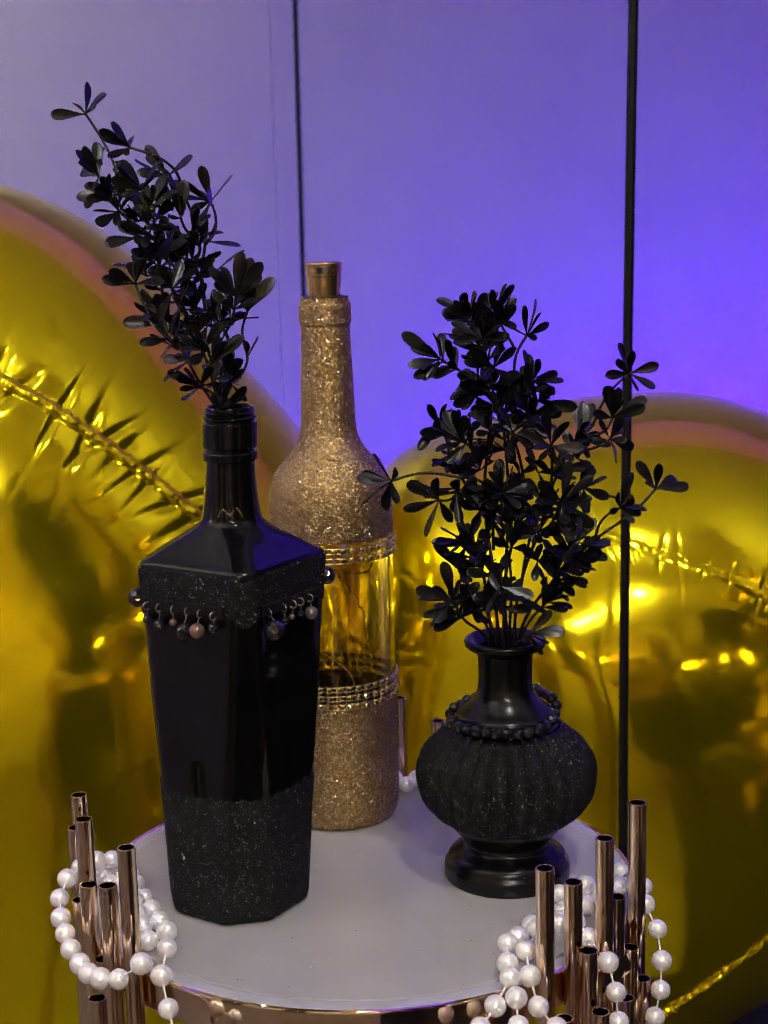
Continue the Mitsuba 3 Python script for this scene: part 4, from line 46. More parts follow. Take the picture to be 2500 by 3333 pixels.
LEAF_FILL = [((62.2,-11.8,198.4),(69.3,-29.1,200.9)),((62.2,-11.8,198.4),(69.9,-13.8,215.4)),((62.2,-11.8,198.4),(58.6,-7.8,212.2)),((62.2,-11.8,198.4),(42.8,-14.5,201.7)),((62.2,-11.8,198.4),(54.1,-26.9,189.5)),((125.8,0.1,254.1),(129.3,-12.3,246.4)),((125.8,0.1,254.1),(137.5,11.4,252.2)),((125.8,0.1,254.1),(127.0,-4.4,267.8)),((82.6,-3.0,268.3),(77.8,6.9,280.8)),((82.6,-3.0,268.3),(71.2,-10.1,275.7)),((82.6,-3.0,268.3),(84.7,-19.5,270.3)),((82.6,-3.0,268.3),(93.0,-4.3,278.5)),((115.0,5.2,236.2),(130.4,-0.7,239.3)),((115.0,5.2,236.2),(120.5,16.7,245.1)),((115.0,5.2,236.2),(109.3,7.8,249.7)),((115.0,5.2,236.2),(115.5,-8.2,244.0)),((55.6,-16.7,164.8),(58.7,-11.9,183.5)),((55.6,-16.7,164.8),(42.6,-8.8,174.6)),((55.6,-16.7,164.8),(37.1,-23.5,163.0)),((55.6,-16.7,164.8),(51.7,-30.0,168.1)),((55.6,-16.7,164.8),(67.7,-21.2,179.1)),((66.7,-7.9,190.6),(76.7,-10.8,204.3)),((66.7,-7.9,190.6),(57.8,5.3,202.2)),((66.7,-7.9,190.6),(52.0,-2.3,190.1)),((66.7,-7.9,190.6),(65.3,-27.2,194.8)),((75.2,3.5,280.4),(80.2,-5.4,293.7)),((75.2,3.5,280.4),(67.4,15.2,283.5)),((75.2,3.5,280.4),(59.6,6.4,279.1)),((82.2,-18.4,164.9),(70.0,-32.3,169.0)),((82.2,-18.4,164.9),(89.0,-30.8,165.6)),((82.2,-18.4,164.9),(85.4,-11.0,177.5)),((81.1,1.0,271.3),(68.7,15.0,271.0)),((81.1,1.0,271.3),(66.4,-7.1,280.3)),((81.1,1.0,271.3),(90.9,12.7,282.1)),((75.8,-18.3,261.6),(75.6,-35.6,265.8)),((75.8,-18.3,261.6),(89.8,-17.9,265.2)),((75.8,-18.3,261.6),(66.6,-14.5,273.2)),((51.1,-6.5,299.8),(35.7,-14.0,292.0)),((51.1,-6.5,299.8),(47.3,-18.2,312.1)),((51.1,-6.5,299.8),(50.3,0.7,315.7)),((51.1,-6.5,299.8),(37.9,3.1,289.8)),((111.1,-30.8,221.9),(103.2,-32.5,237.2)),((111.1,-30.8,221.9),(98.2,-45.1,223.0)),((111.1,-30.8,221.9),(112.4,-50.5,220.1)),((111.1,-30.8,221.9),(122.5,-42.9,216.5)),((111.1,-30.8,221.9),(128.5,-32.1,227.8)),((80.6,-28.0,229.4),(74.8,-32.5,243.5)),((80.6,-28.0,229.4),(72.1,-43.1,225.4)),((80.6,-28.0,229.4),(96.3,-34.6,233.8)),((67.9,-7.5,187.9),(74.9,2.1,198.1)),((67.9,-7.5,187.9),(53.4,-1.7,190.3)),((67.9,-7.5,187.9),(54.7,-21.8,189.3)),((67.9,-7.5,187.9),(72.1,-18.9,198.9)),((108.5,-22.7,213.6),(103.6,-22.3,232.6)),((108.5,-22.7,213.6),(118.2,-38.0,207.0)),((108.5,-22.7,213.6),(123.0,-18.2,222.2)),((60.3,-12.0,256.4),(50.3,-29.0,254.7)),((60.3,-12.0,256.4),(60.7,-16.7,270.2)),((60.3,-12.0,256.4),(50.2,-3.3,268.2)),((60.3,-12.0,256.4),(45.1,-9.5,252.5)),((81.9,-2.1,265.7),(90.6,-16.3,269.0)),((81.9,-2.1,265.7),(83.0,5.7,277.9)),((81.9,-2.1,265.7),(66.1,-2.1,270.5)),((66.7,2.5,322.1),(67.5,18.7,328.1)),((66.7,2.5,322.1),(62.5,21.4,320.8)),((66.7,2.5,322.1),(50.9,-2.8,325.5)),((66.7,2.5,322.1),(57.6,-3.9,331.5)),((66.7,2.5,322.1),(68.9,-9.1,336.1)),((119.4,-14.6,192.5),(119.6,-32.4,186.1)),((119.4,-14.6,192.5),(127.9,-26.4,186.9)),((119.4,-14.6,192.5),(136.1,-7.9,200.2)),((119.4,-14.6,192.5),(109.5,-14.2,205.7)),((119.4,-14.6,192.5),(107.7,-24.1,198.6)),((74.7,-11.4,299.7),(60.2,-16.8,302.8)),((74.7,-11.4,299.7),(75.0,-28.1,308.8)),((74.7,-11.4,299.7),(84.3,-5.3,308.4)),((74.7,-11.4,299.7),(72.9,1.2,311.2)),((80.2,-4.0,272.3),(83.5,6.5,283.9)),((80.2,-4.0,272.3),(70.5,-16.4,273.0)),((80.2,-4.0,272.3),(90.8,-13.4,286.0)),((127.3,-2.9,227.2),(138.0,-19.5,225.5)),((127.3,-2.9,227.2),(129.9,1.6,211.8)),((127.3,-2.9,227.2),(134.4,7.3,240.3)),((74.2,-7.0,245.9),(58.9,-0.1,245.6)),((74.2,-7.0,245.9),(74.2,-23.9,250.6)),((74.2,-7.0,245.9),(77.9,-3.2,263.3)),((80.1,-25.6,227.8),(96.7,-32.7,224.7)),((80.1,-25.6,227.8),(88.6,-25.5,243.6)),((80.1,-25.6,227.8),(78.0,-25.1,243.7)),((80.1,-25.6,227.8),(70.2,-36.2,232.6)),((80.1,-25.6,227.8),(87.7,-40.4,218.3)),((110.9,-6.0,176.7),(106.6,-5.2,191.1)),((110.9,-6.0,176.7),(105.0,-20.2,188.4)),((110.9,-6.0,176.7),(119.1,-23.5,173.9)),((110.9,-6.0,176.7),(129.1,-12.6,175.7)),((110.9,-6.0,176.7),(115.4,6.0,190.2)),((72.4,-6.2,284.4),(71.9,-17.2,297.6)),((72.4,-6.2,284.4),(74.2,-4.0,301.8)),((72.4,-6.2,284.4),(64.5,6.1,286.1)),((72.4,-6.2,284.4),(55.7,-10.8,276.1)),((72.4,-6.2,284.4),(69.5,-22.9,292.1)),((72.3,3.5,284.4),(75.9,-6.3,297.6)),((72.3,3.5,284.4),(75.7,17.3,294.3)),((72.3,3.5,284.4),(63.1,18.9,284.7)),((72.3,3.5,284.4),(55.3,-3.2,282.2)),((72.3,3.5,284.4),(65.5,-9.6,288.7)),((79.9,-31.4,172.8),(89.9,-47.2,177.3)),((79.9,-31.4,172.8),(83.1,-20.1,183.4)),((79.9,-31.4,172.8),(65.1,-36.5,176.1)),((85.6,4.8,208.0),(70.4,8.0,214.4)),((85.6,4.8,208.0),(72.6,-7.5,214.9)),((85.6,4.8,208.0),(91.7,-9.4,219.2)),((85.6,4.8,208.0),(101.6,1.2,217.1)),((85.6,4.8,208.0),(88.9,18.2,220.0)),((101.3,-11.9,205.2),(118.1,-11.2,211.5)),((101.3,-11.9,205.2),(96.0,-2.1,216.0)),((101.3,-11.9,205.2),(93.4,-25.8,210.1)),((65.5,-6.3,169.3),(57.9,0.7,155.6)),((65.5,-6.3,169.3),(73.7,9.3,161.1)),((65.5,-6.3,169.3),(84.4,-4.9,168.1)),((65.5,-6.3,169.3),(68.3,-22.7,158.8)),((65.5,-6.3,169.3),(56.7,-17.5,158.4)),((59.2,-15.0,158.4),(42.6,-21.8,153.6)),((59.2,-15.0,158.4),(68.4,-25.1,168.4)),((59.2,-15.0,158.4),(63.0,-7.7,176.6)),((59.2,-15.0,158.4),(45.5,-7.1,164.7)),((96.6,3.7,282.4),(98.7,-2.8,296.8)),((96.6,3.7,282.4),(115.2,10.1,280.7)),((96.6,3.7,282.4),(97.1,17.3,293.7)),((57.2,-19.8,232.4),(40.9,-25.4,230.4)),((57.2,-19.8,232.4),(60.9,-7.0,222.3)),((57.2,-19.8,232.4),(68.9,-32.9,224.9)),((99.2,-3.1,268.8),(112.3,-16.0,273.5)),((99.2,-3.1,268.8),(117.9,0.4,269.0)),((99.2,-3.1,268.8),(96.2,10.7,279.6)),((99.2,-3.1,268.8),(87.0,-2.9,283.0)),((99.2,-3.1,268.8),(98.7,-18.6,279.0)),((77.3,-7.7,285.3),(76.0,7.7,297.9)),((77.3,-7.7,285.3),(63.3,-4.2,291.3)),((77.3,-7.7,285.3),(77.5,-22.5,288.4)),((77.3,-7.7,285.3),(91.7,-16.2,293.4)),((76.6,-16.3,181.3),(61.5,-20.9,186.0)),((76.6,-16.3,181.3),(79.6,-30.2,190.9)),((76.6,-16.3,181.3),(86.7,-7.4,190.6)),((76.6,-16.3,181.3),(72.7,-0.6,191.3)),((99.6,-3.3,269.8),(112.4,-8.3,273.2)),((99.6,-3.3,269.8),(94.3,7.3,280.6)),((99.6,-3.3,269.8),(89.5,-13.0,279.8)),((99.6,-3.3,269.8),(111.4,-13.5,274.7)),((81.2,-0.8,321.2),(68.6,-11.8,323.4)),((81.2,-0.8,321.2),(91.1,-1.7,332.9)),((81.2,-0.8,321.2),(75.8,12.1,321.9)),((73.4,-7.2,246.5),(72.4,-20.8,257.8)),((73.4,-7.2,246.5),(75.6,-7.1,263.1)),((73.4,-7.2,246.5),(64.1,3.6,252.9)),((73.4,-7.2,246.5),(57.0,-3.3,239.6)),((73.4,-7.2,246.5),(62.4,-16.3,244.3)),((77.4,-7.6,284.9),(92.2,-7.5,294.0)),((77.4,-7.6,284.9),(65.0,-6.2,292.6)),((77.4,-7.6,284.9),(64.0,-16.7,288.1)),((83.2,-1.5,317.5),(68.4,4.8,320.5)),((83.2,-1.5,317.5),(72.3,-14.6,327.0)),((83.2,-1.5,317.5),(90.0,-7.7,329.6)),((83.2,-1.5,317.5),(83.6,13.0,324.0)),((106.7,5.5,217.4),(114.0,-7.4,227.1)),((106.7,5.5,217.4),(124.6,10.6,218.4)),((106.7,5.5,217.4),(96.0,12.0,231.0)),((51.3,4.2,257.2),(38.2,-4.9,260.8)),((51.3,4.2,257.2),(44.9,-7.3,268.7)),((51.3,4.2,257.2),(61.4,10.9,270.6)),((51.3,4.2,257.2),(61.7,8.4,266.9)),((51.3,4.2,257.2),(42.5,20.5,255.7)),((87.1,-22.1,202.7),(87.0,-6.6,207.7)),((87.1,-22.1,202.7),(76.5,-12.4,214.9)),((87.1,-22.1,202.7),(88.8,-37.1,212.5)),((87.1,-22.1,202.7),(99.6,-25.8,208.6)),((56.1,-20.8,229.4),(54.4,-13.1,216.3)),((56.1,-20.8,229.4),(57.9,-27.1,213.5)),((56.1,-20.8,229.4),(52.5,-37.8,233.2)),((56.1,-20.8,229.4),(40.0,-27.1,232.6)),((56.1,-20.8,229.4),(43.2,-15.4,230.7)),((128.4,0.1,257.3),(142.9,9.2,251.8)),((128.4,0.1,257.3),(134.0,8.4,274.4)),((128.4,0.1,257.3),(128.4,5.8,275.2)),((128.4,0.1,257.3),(128.6,-13.5,260.8)),((59.1,-15.0,158.6),(65.5,-23.8,171.6)),((59.1,-15.0,158.6),(66.4,-15.0,175.4)),((59.1,-15.0,158.6),(43.9,-6.3,165.6)),((59.1,-15.0,158.6),(40.3,-16.2,157.2)),((100.8,-11.2,203.0),(99.4,0.1,217.6)),((100.8,-11.2,203.0),(90.6,-25.2,211.9)),((100.8,-11.2,203.0),(99.9,-26.0,204.1)),((100.8,-11.2,203.0),(115.0,-20.6,207.8)),((100.8,-11.2,203.0),(110.9,-2.8,216.0)),((73.0,-5.3,166.1),(76.8,3.5,176.5)),((73.0,-5.3,166.1),(56.4,-9.3,175.1)),((73.0,-5.3,166.1),(78.5,-15.7,176.7)),((71.3,-6.3,178.8),(58.1,-9.4,185.8)),((71.3,-6.3,178.8),(81.4,-15.3,185.6)),((71.3,-6.3,178.8),(69.0,6.5,190.6)),((56.4,-6.5,296.5),(53.5,-13.3,311.9)),((56.4,-6.5,296.5),(51.2,9.0,298.7)),((56.4,-6.5,296.5),(41.8,-0.0,292.8)),((56.4,-6.5,296.5),(46.9,-17.5,298.3)),((88.1,-21.8,205.7),(78.0,-16.7,218.2)),((88.1,-21.8,205.7),(88.9,-35.0,216.2)),((88.1,-21.8,205.7),(101.1,-28.6,211.8)),((88.1,-21.8,205.7),(96.4,-5.5,210.3)),((82.9,-1.4,318.2),(64.5,-1.5,315.5)),((82.9,-1.4,318.2),(82.2,-10.9,330.0)),((82.9,-1.4,318.2),(83.8,11.9,327.8)),((73.2,-6.1,302.5),(79.0,-14.1,317.0)),((73.2,-6.1,302.5),(76.0,12.8,303.7)),((73.2,-6.1,302.5),(56.3,-9.1,310.3)),((84.2,0.4,254.9),(73.0,5.8,265.2)),((84.2,0.4,254.9),(74.1,-11.3,260.7)),((84.2,0.4,254.9),(93.2,-10.5,265.2)),((84.2,0.4,254.9),(96.7,2.9,269.5)),((76.0,-11.0,220.3),(62.9,-21.3,228.2)),((76.0,-11.0,220.3),(73.9,-27.8,211.4)),((76.0,-11.0,220.3),(86.9,-19.8,211.5)),((76.0,-11.0,220.3),(86.5,-8.8,236.5)),((103.8,-10.5,161.7),(105.7,-22.7,177.1)),((103.8,-10.5,161.7),(119.7,-6.5,159.9)),((103.8,-10.5,161.7),(107.0,1.1,171.7)),((119.0,-14.1,191.7),(126.1,-5.5,207.9)),((119.0,-14.1,191.7),(110.7,-30.7,197.7)),((119.0,-14.1,191.7),(132.4,-28.6,193.2)),((80.6,-27.7,229.3),(78.4,-23.9,248.7)),((80.6,-27.7,229.3),(66.5,-37.3,231.7)),((80.6,-27.7,229.3),(78.0,-41.9,221.2)),((80.6,-27.7,229.3),(94.0,-34.4,232.5)),((67.8,1.2,318.3),(64.3,17.9,317.7)),((67.8,1.2,318.3),(54.6,-6.8,330.0)),((67.8,1.2,318.3),(75.6,-4.0,335.8)),((71.4,-6.4,285.4),(77.1,-16.6,296.1)),((71.4,-6.4,285.4),(60.8,4.2,289.1)),((71.4,-6.4,285.4),(58.0,-16.2,285.2)),((58.9,-1.8,238.6),(44.6,-7.8,246.4)),((58.9,-1.8,238.6),(60.2,-17.6,247.6)),((58.9,-1.8,238.6),(65.1,13.3,245.2)),((58.9,-1.8,238.6),(51.8,10.2,245.0)),((119.6,-8.3,186.6),(122.3,0.6,200.5)),((119.6,-8.3,186.6),(113.2,-18.8,200.4)),((119.6,-8.3,186.6),(129.4,-25.7,186.7)),((119.6,-8.3,186.6),(135.4,3.3,190.0)),((73.2,-13.0,306.1),(70.7,0.3,318.5)),((73.2,-13.0,306.1),(58.6,-18.5,312.1)),((73.2,-13.0,306.1),(85.6,-20.8,314.9)),((107.3,-3.8,170.8),(103.3,-17.5,180.4)),((107.3,-3.8,170.8),(118.1,-15.0,167.7)),((107.3,-3.8,170.8),(117.9,6.3,179.4)),((107.3,-3.8,170.8),(103.1,-0.3,184.4)),((70.6,-2.5,309.3),(71.1,-12.2,322.8)),((70.6,-2.5,309.3),(76.7,10.5,314.5)),((70.6,-2.5,309.3),(68.5,15.7,311.8)),((70.6,-2.5,309.3),(56.1,-3.3,316.1)),((87.8,0.3,276.3),(83.7,8.2,291.2)),((87.8,0.3,276.3),(96.3,-8.3,285.6)),((87.8,0.3,276.3),(101.7,-6.5,270.3)),((87.8,0.3,276.3),(103.4,1.6,270.5)),((87.8,0.3,276.3),(94.2,17.4,279.3)),((94.9,-1.7,261.3),(101.9,11.6,271.3)),((94.9,-1.7,261.3),(87.8,-6.5,276.4)),((94.9,-1.7,261.3),(99.4,-17.2,268.2)),((94.9,-1.7,261.3),(107.9,-6.0,256.6)),((94.9,-1.7,261.3),(113.5,2.2,261.1)),((109.6,-26.0,217.0),(115.6,-42.3,215.6)),((109.6,-26.0,217.0),(122.3,-22.9,223.7)),((109.6,-26.0,217.0),(96.3,-34.1,224.1)),((69.4,-7.0,184.8),(58.1,-16.2,189.3)),((69.4,-7.0,184.8),(76.5,-23.2,192.8)),((69.4,-7.0,184.8),(75.2,-0.7,196.9)),((69.4,-7.0,184.8),(63.9,4.3,194.9)),((69.4,-7.0,184.8),(52.1,-7.5,185.9)),((62.6,-11.0,254.8),(50.6,3.1,260.8)),((62.6,-11.0,254.8),(51.7,-18.7,246.0)),((62.6,-11.0,254.8),(65.2,-17.5,271.7)),((82.5,-18.8,167.9),(92.9,-26.9,174.6)),((82.5,-18.8,167.9),(84.4,-2.7,178.2)),((82.5,-18.8,167.9),(69.6,-26.0,177.7)),((56.3,-6.5,296.5),(54.0,3.6,310.0)),((56.3,-6.5,296.5),(42.3,1.4,290.9)),((56.3,-6.5,296.5),(54.2,-15.4,307.3)),((99.6,4.8,285.7),(99.8,19.7,292.8)),((99.6,4.8,285.7),(96.3,2.0,304.0)),((99.6,4.8,285.7),(111.0,-10.2,290.9)),((76.0,3.5,279.3),(75.4,-7.5,293.0)),((76.0,3.5,279.3),(62.2,13.2,281.5)),((76.0,3.5,279.3),(69.9,-8.9,285.5)),((109.1,-24.5,215.4),(117.0,-19.1,231.8)),((109.1,-24.5,215.4),(102.1,-25.9,231.6)),((109.1,-24.5,215.4),(100.2,-38.0,218.3)),((109.1,-24.5,215.4),(115.9,-37.9,212.2)),((109.1,-24.5,215.4),(120.2,-34.3,216.0)),((83.3,-1.5,317.5),(73.5,15.1,318.1)),((83.3,-1.5,317.5),(68.8,-5.5,318.7)),((83.3,-1.5,317.5),(87.3,-11.9,327.9)),((83.3,-1.5,317.5),(88.3,3.8,329.7)),((58.6,-6.5,295.1),(55.0,-19.9,299.5)),((58.6,-6.5,295.1),(57.3,3.0,306.4)),((58.6,-6.5,295.1),(44.4,-3.3,291.4)),((79.9,1.9,273.3),(69.2,-6.5,285.4)),((79.9,1.9,273.3),(87.5,9.1,286.7)),((79.9,1.9,273.3),(74.2,14.5,276.2)),((80.4,-27.0,228.8),(67.3,-42.0,228.2)),((80.4,-27.0,228.8),(97.3,-33.4,227.9)),((80.4,-27.0,228.8),(76.7,-23.3,245.2)),((78.1,-17.9,223.3),(84.9,-20.2,235.5)),((78.1,-17.9,223.3),(63.8,-25.5,231.0)),((78.1,-17.9,223.3),(67.1,-30.7,222.9)),((78.1,-17.9,223.3),(85.8,-26.2,212.2)),((78.1,-17.9,223.3),(87.3,-21.7,240.2)),((81.0,-29.8,230.6),(98.0,-30.4,234.6)),((81.0,-29.8,230.6),(78.6,-31.2,247.4)),((81.0,-29.8,230.6),(69.1,-42.6,238.7)),((81.0,-29.8,230.6),(89.6,-40.3,225.0)),((79.8,-31.8,173.8),(74.2,-26.3,186.4)),((79.8,-31.8,173.8),(68.3,-38.0,180.3)),((79.8,-31.8,173.8),(75.8,-45.7,175.6)),((79.8,-31.8,173.8),(91.8,-31.6,182.7)),((79.8,-31.8,173.8),(77.5,-23.9,190.3)),((122.1,-21.1,200.4),(116.7,-20.4,215.6)),((122.1,-21.1,200.4),(119.1,-38.7,199.9)),((122.1,-21.1,200.4),(138.7,-32.2,200.2)),((122.1,-21.1,200.4),(132.5,-17.9,213.2)),((112.1,-33.8,224.9),(101.1,-44.0,228.4)),((112.1,-33.8,224.9),(115.5,-48.0,223.7)),((112.1,-33.8,224.9),(119.5,-27.9,236.5)),((82.8,-1.4,318.2),(88.0,-7.2,334.9)),((82.8,-1.4,318.2),(81.1,12.8,326.4)),((82.8,-1.4,318.2),(64.2,1.1,320.6)),((82.8,-1.4,318.2),(71.7,-13.3,321.7)),((110.7,-29.6,220.6),(98.5,-38.9,222.6)),((110.7,-29.6,220.6),(118.9,-42.3,219.0)),((110.7,-29.6,220.6),(121.4,-29.7,230.2)),((110.7,-29.6,220.6),(107.1,-29.5,234.5)),((86.7,-0.1,275.6),(93.4,-7.9,291.9)),((86.7,-0.1,275.6),(100.3,-3.4,270.1)),((86.7,-0.1,275.6),(87.2,11.8,285.3)),((86.7,-0.1,275.6),(87.4,3.4,293.0)),((74.7,3.5,281.1),(69.5,-9.8,290.9)),((74.7,3.5,281.1),(79.6,3.8,294.8)),((74.7,3.5,281.1),(74.7,15.2,289.6)),((74.7,3.5,281.1),(60.1,14.1,285.3)),((74.7,3.5,281.1),(60.5,-10.1,281.3)),((73.7,-4.9,161.0),(86.0,-0.9,173.2)),((73.7,-4.9,161.0),(75.7,12.8,168.2)),((73.7,-4.9,161.0),(62.8,9.5,168.6)),((73.7,-4.9,161.0),(56.5,-10.4,166.9)),((73.7,-4.9,161.0),(79.4,-19.3,166.2)),((72.0,-4.4,305.6),(78.9,7.1,310.3)),((72.0,-4.4,305.6),(61.3,8.5,307.8)),((72.0,-4.4,305.6),(65.5,-11.8,318.0)),((72.0,-4.4,305.6),(78.7,-9.0,322.9)),((50.8,4.4,258.2),(39.2,-4.4,261.8)),((50.8,4.4,258.2),(59.0,-2.0,269.0)),((50.8,4.4,258.2),(49.9,18.4,265.5)),((126.1,0.7,255.5),(130.3,-13.8,256.4)),((126.1,0.7,255.5),(138.7,6.9,256.0)),((126.1,0.7,255.5),(132.4,17.0,262.4)),((126.1,0.7,255.5),(128.0,-11.7,267.4)),((69.6,-6.5,286.9),(61.5,7.8,293.7)),((69.6,-6.5,286.9),(61.7,-24.3,288.3)),((69.6,-6.5,286.9),(69.1,-10.1,302.0)),((56.9,-16.0,162.4),(40.6,-16.7,160.1)),((56.9,-16.0,162.4),(50.7,-28.8,162.1)),((56.9,-16.0,162.4),(63.9,-23.8,177.0)),((56.9,-16.0,162.4),(53.5,-4.0,172.9)),((66.3,3.0,323.5),(72.9,17.2,328.1)),((66.3,3.0,323.5),(50.6,5.3,325.5)),((66.3,3.0,323.5),(62.4,-9.0,332.2)),((66.3,3.0,323.5),(82.2,2.7,334.9)),((81.2,0.9,271.1),(63.4,3.5,270.2)),((81.2,0.9,271.1),(68.9,-9.8,277.8)),((81.2,0.9,271.1),(82.8,-1.9,285.3)),((81.2,0.9,271.1),(85.4,12.7,280.3)),((81.2,0.9,271.1),(79.9,19.1,273.3)),((117.3,-7.5,183.7),(117.7,-22.6,186.7)),((117.3,-7.5,183.7),(134.3,-6.8,180.6)),((117.3,-7.5,183.7),(118.3,5.8,193.7)),((117.3,-7.5,183.7),(113.5,-12.6,196.4)),((114.2,-9.3,182.8),(104.2,-18.1,195.5)),((114.2,-9.3,182.8),(117.8,-27.1,180.2)),((114.2,-9.3,182.8),(125.7,-17.9,181.9)),((114.2,-9.3,182.8),(126.8,-2.6,192.7)),((114.2,-9.3,182.8),(104.7,-3.5,198.7)),((90.2,-21.1,212.1),(103.1,-11.1,211.9)),((90.2,-21.1,212.1),(96.9,-10.5,218.8)),((90.2,-21.1,212.1),(77.1,-26.7,223.0)),((90.2,-21.1,212.1),(92.8,-34.1,220.3)),((113.0,-8.1,180.4),(127.3,-19.6,176.9)),((113.0,-8.1,180.4),(125.3,1.2,184.7)),((113.0,-8.1,180.4),(114.2,-1.9,193.9)),((113.0,-8.1,180.4),(104.9,-12.6,192.7)),((113.0,-8.1,180.4),(112.3,-23.5,184.5)),((124.7,-3.3,227.6),(130.3,3.9,238.3)),((124.7,-3.3,227.6),(129.4,-10.6,214.6)),((124.7,-3.3,227.6),(129.0,5.5,214.8)),((70.6,-2.4,309.5),(80.6,0.2,325.2)),((70.6,-2.4,309.5),(71.3,17.0,307.7)),((70.6,-2.4,309.5),(54.0,6.6,313.9)),((70.6,-2.4,309.5),(61.1,-7.2,318.6)),((80.5,-28.4,165.7),(78.6,-43.7,168.5)),((80.5,-28.4,165.7),(95.0,-38.5,168.7)),((80.5,-28.4,165.7),(83.3,-17.6,176.5)),((80.5,-28.4,165.7),(64.3,-32.3,174.6)),((127.3,-3.0,227.2),(139.9,-9.8,233.8)),((127.3,-3.0,227.2),(132.6,-0.5,214.4)),((127.3,-3.0,227.2),(135.1,8.1,238.3)),((125.2,0.9,254.9),(126.3,-16.6,258.0)),((125.2,0.9,254.9),(143.5,-1.5,250.8)),((125.2,0.9,254.9),(132.2,11.9,261.3)),((125.2,0.9,254.9),(125.9,6.4,272.0)),((100.3,5.1,286.6),(103.7,23.2,292.8)),((100.3,5.1,286.6),(98.3,3.3,301.2)),((100.3,5.1,286.6),(117.0,-1.6,287.5)),((100.3,5.1,286.6),(111.8,12.1,280.2)),((67.5,1.6,319.4),(75.6,-2.8,331.0)),((67.5,1.6,319.4),(79.7,11.0,326.9)),((67.5,1.6,319.4),(57.4,12.5,320.5)),((67.5,1.6,319.4),(52.5,8.2,324.0)),((67.5,1.6,319.4),(68.8,-10.3,329.3)),((82.3,-1.2,319.1),(70.5,7.0,320.3)),((82.3,-1.2,319.1),(80.1,-13.1,332.8)),((82.3,-1.2,319.1),(85.3,7.5,330.3))]
EDGE_R = [(211.8,558.3,-445.1),(230.6,534.5,-415.0),(254.4,519.2,-387.8),(274.5,510.7,-367.2),(295.1,506.3,-350.4),(315.7,502.9,-332.3),(336.3,500.6,-314.5),(360.4,498.2,-292.4),(385.3,496.6,-268.1),(414.3,497.3,-237.4),(444.0,502.1,-202.0)]
WIRES = [[(-22.8,100.0,164.0),(-21.3,108.6,160.4),(-19.1,112.0,157.3),(-13.5,108.1,157.7),(-9.0,99.3,158.5),(-4.6,90.9,159.7),(0.3,88.0,160.4),(3.8,92.4,160.0),(6.8,101.4,159.2),(8.6,109.5,161.0)],[(-13.0,110.9,155.9),(-11.7,104.0,153.1),(-8.5,94.7,152.2),(-4.9,88.6,148.7),(-1.3,89.4,145.3),(-0.4,96.6,137.8),(2.4,105.9,131.5),(2.7,111.6,123.6),(4.9,110.3,111.1),(7.1,102.7,101.1)],[(-26.3,90.9,157.3),(-23.8,88.0,158.5),(-19.1,92.4,158.6),(-15.2,101.4,155.4),(-18.6,109.5,151.3),(-23.6,111.9,148.7)],[(-28.6,81.6,114.4),(-26.7,90.9,111.5),(-23.3,96.6,108.5),(-19.7,95.3,105.6),(-15.9,87.7,104.6),(-9.7,78.5,102.8),(-5.5,73.2,98.7),(-3.9,75.1,92.5)]]

# ------------------------------------------------------------------ helpers
def rgb(*c): return {'type': 'rgb', 'value': list(c)}
def mat(key, two=True, **kw):
    scene[key] = {'type': 'twosided', 'm': kw} if two else kw
def pbr(key, color, rough, metallic=0.0, bump=None, bscale=1.0, **kw):
    m = dict(type='principled', base_color=rgb(*color) if isinstance(color, tuple) else color, roughness=rough, metallic=metallic, **kw)
    if bump is not None:
        m = {'type': 'bumpmap', 'arbitrary': bump, 'scale': bscale, 'm': m}
    scene[key] = {'type': 'twosided', 'm': m}
used = {}
def numbered(name):
    n = used.get(name, 0); used[name] = n + 1
    return name if n == 0 else f'{name}_{n:03d}'
def put(name, mesh, bsdf, smooth=30, parent=None, label=None, cat=None, group=None, kind=None, **more):
    key = numbered(f'{parent}__{name}' if parent else name)
    scene[key] = mikit.ply(mesh, bsdf, smooth=smooth, **more)
    tag(key, label, cat, group, kind)
    return key
def tag(key, label=None, cat=None, group=None, kind=None):
    d = {k: v for k, v in dict(label=label, category=cat, group=group, kind=kind).items() if v}
    if d: labels[key] = d
def thing(name, label, cat, group=None):
    key = numbered(name); tag(key, label, cat, group); return key

def grid_faces(n, m, wrap=True):
    """quads of an n x m grid of vertices, the second index closed when wrap"""
    i, j = np.meshgrid(np.arange(n - 1), np.arange(m if wrap else m - 1), indexing='ij')
    k = (j + 1) % m
    return np.stack([i * m + j, i * m + k, (i + 1) * m + k, (i + 1) * m + j], -1).reshape(-1, 4)
def tri(q): return np.vstack([q[:, [0, 1, 2]], q[:, [0, 2, 3]]])
def lathe(profile, n=96, cap0=False, cap1=False):
    p = np.array(profile, float); a = np.arange(n) * 2 * math.pi / n
    v = np.stack([p[:, 1:2] * np.cos(a), p[:, 1:2] * np.sin(a), np.repeat(p[:, :1], n, 1)], -1).reshape(-1, 3)
    f = tri(grid_faces(len(p), n))
    fs, vs = [f], [v]
    for on, row, z in ((cap0, 0, p[0, 0]), (cap1, len(p) - 1, p[-1, 0])):
        if on:
            c = len(np.vstack(vs)); vs.append([[0, 0, z]])
            r = row * n + np.arange(n); r2 = row * n + (np.arange(n) + 1) % n
            fs.append(np.stack([np.full(n, c), r2, r] if row == 0 else [np.full(n, c), r, r2], -1))
    return trimesh.Trimesh(np.vstack(vs), np.vstack(fs), process=False)
def smooth_path(pts, per=6):
    p = np.array(pts, float)
    if len(p) < 3:
        return np.array([p[0] + (p[-1] - p[0]) * t for t in np.linspace(0, 1, per + 1)])
    d = np.r_[0, np.cumsum(np.linalg.norm(np.diff(p, axis=0), axis=1) + 1e-9)]
    cs = CubicSpline(d, p, bc_type='natural')
    return cs(np.linspace(0, d[-1], (len(p) - 1) * per + 1))
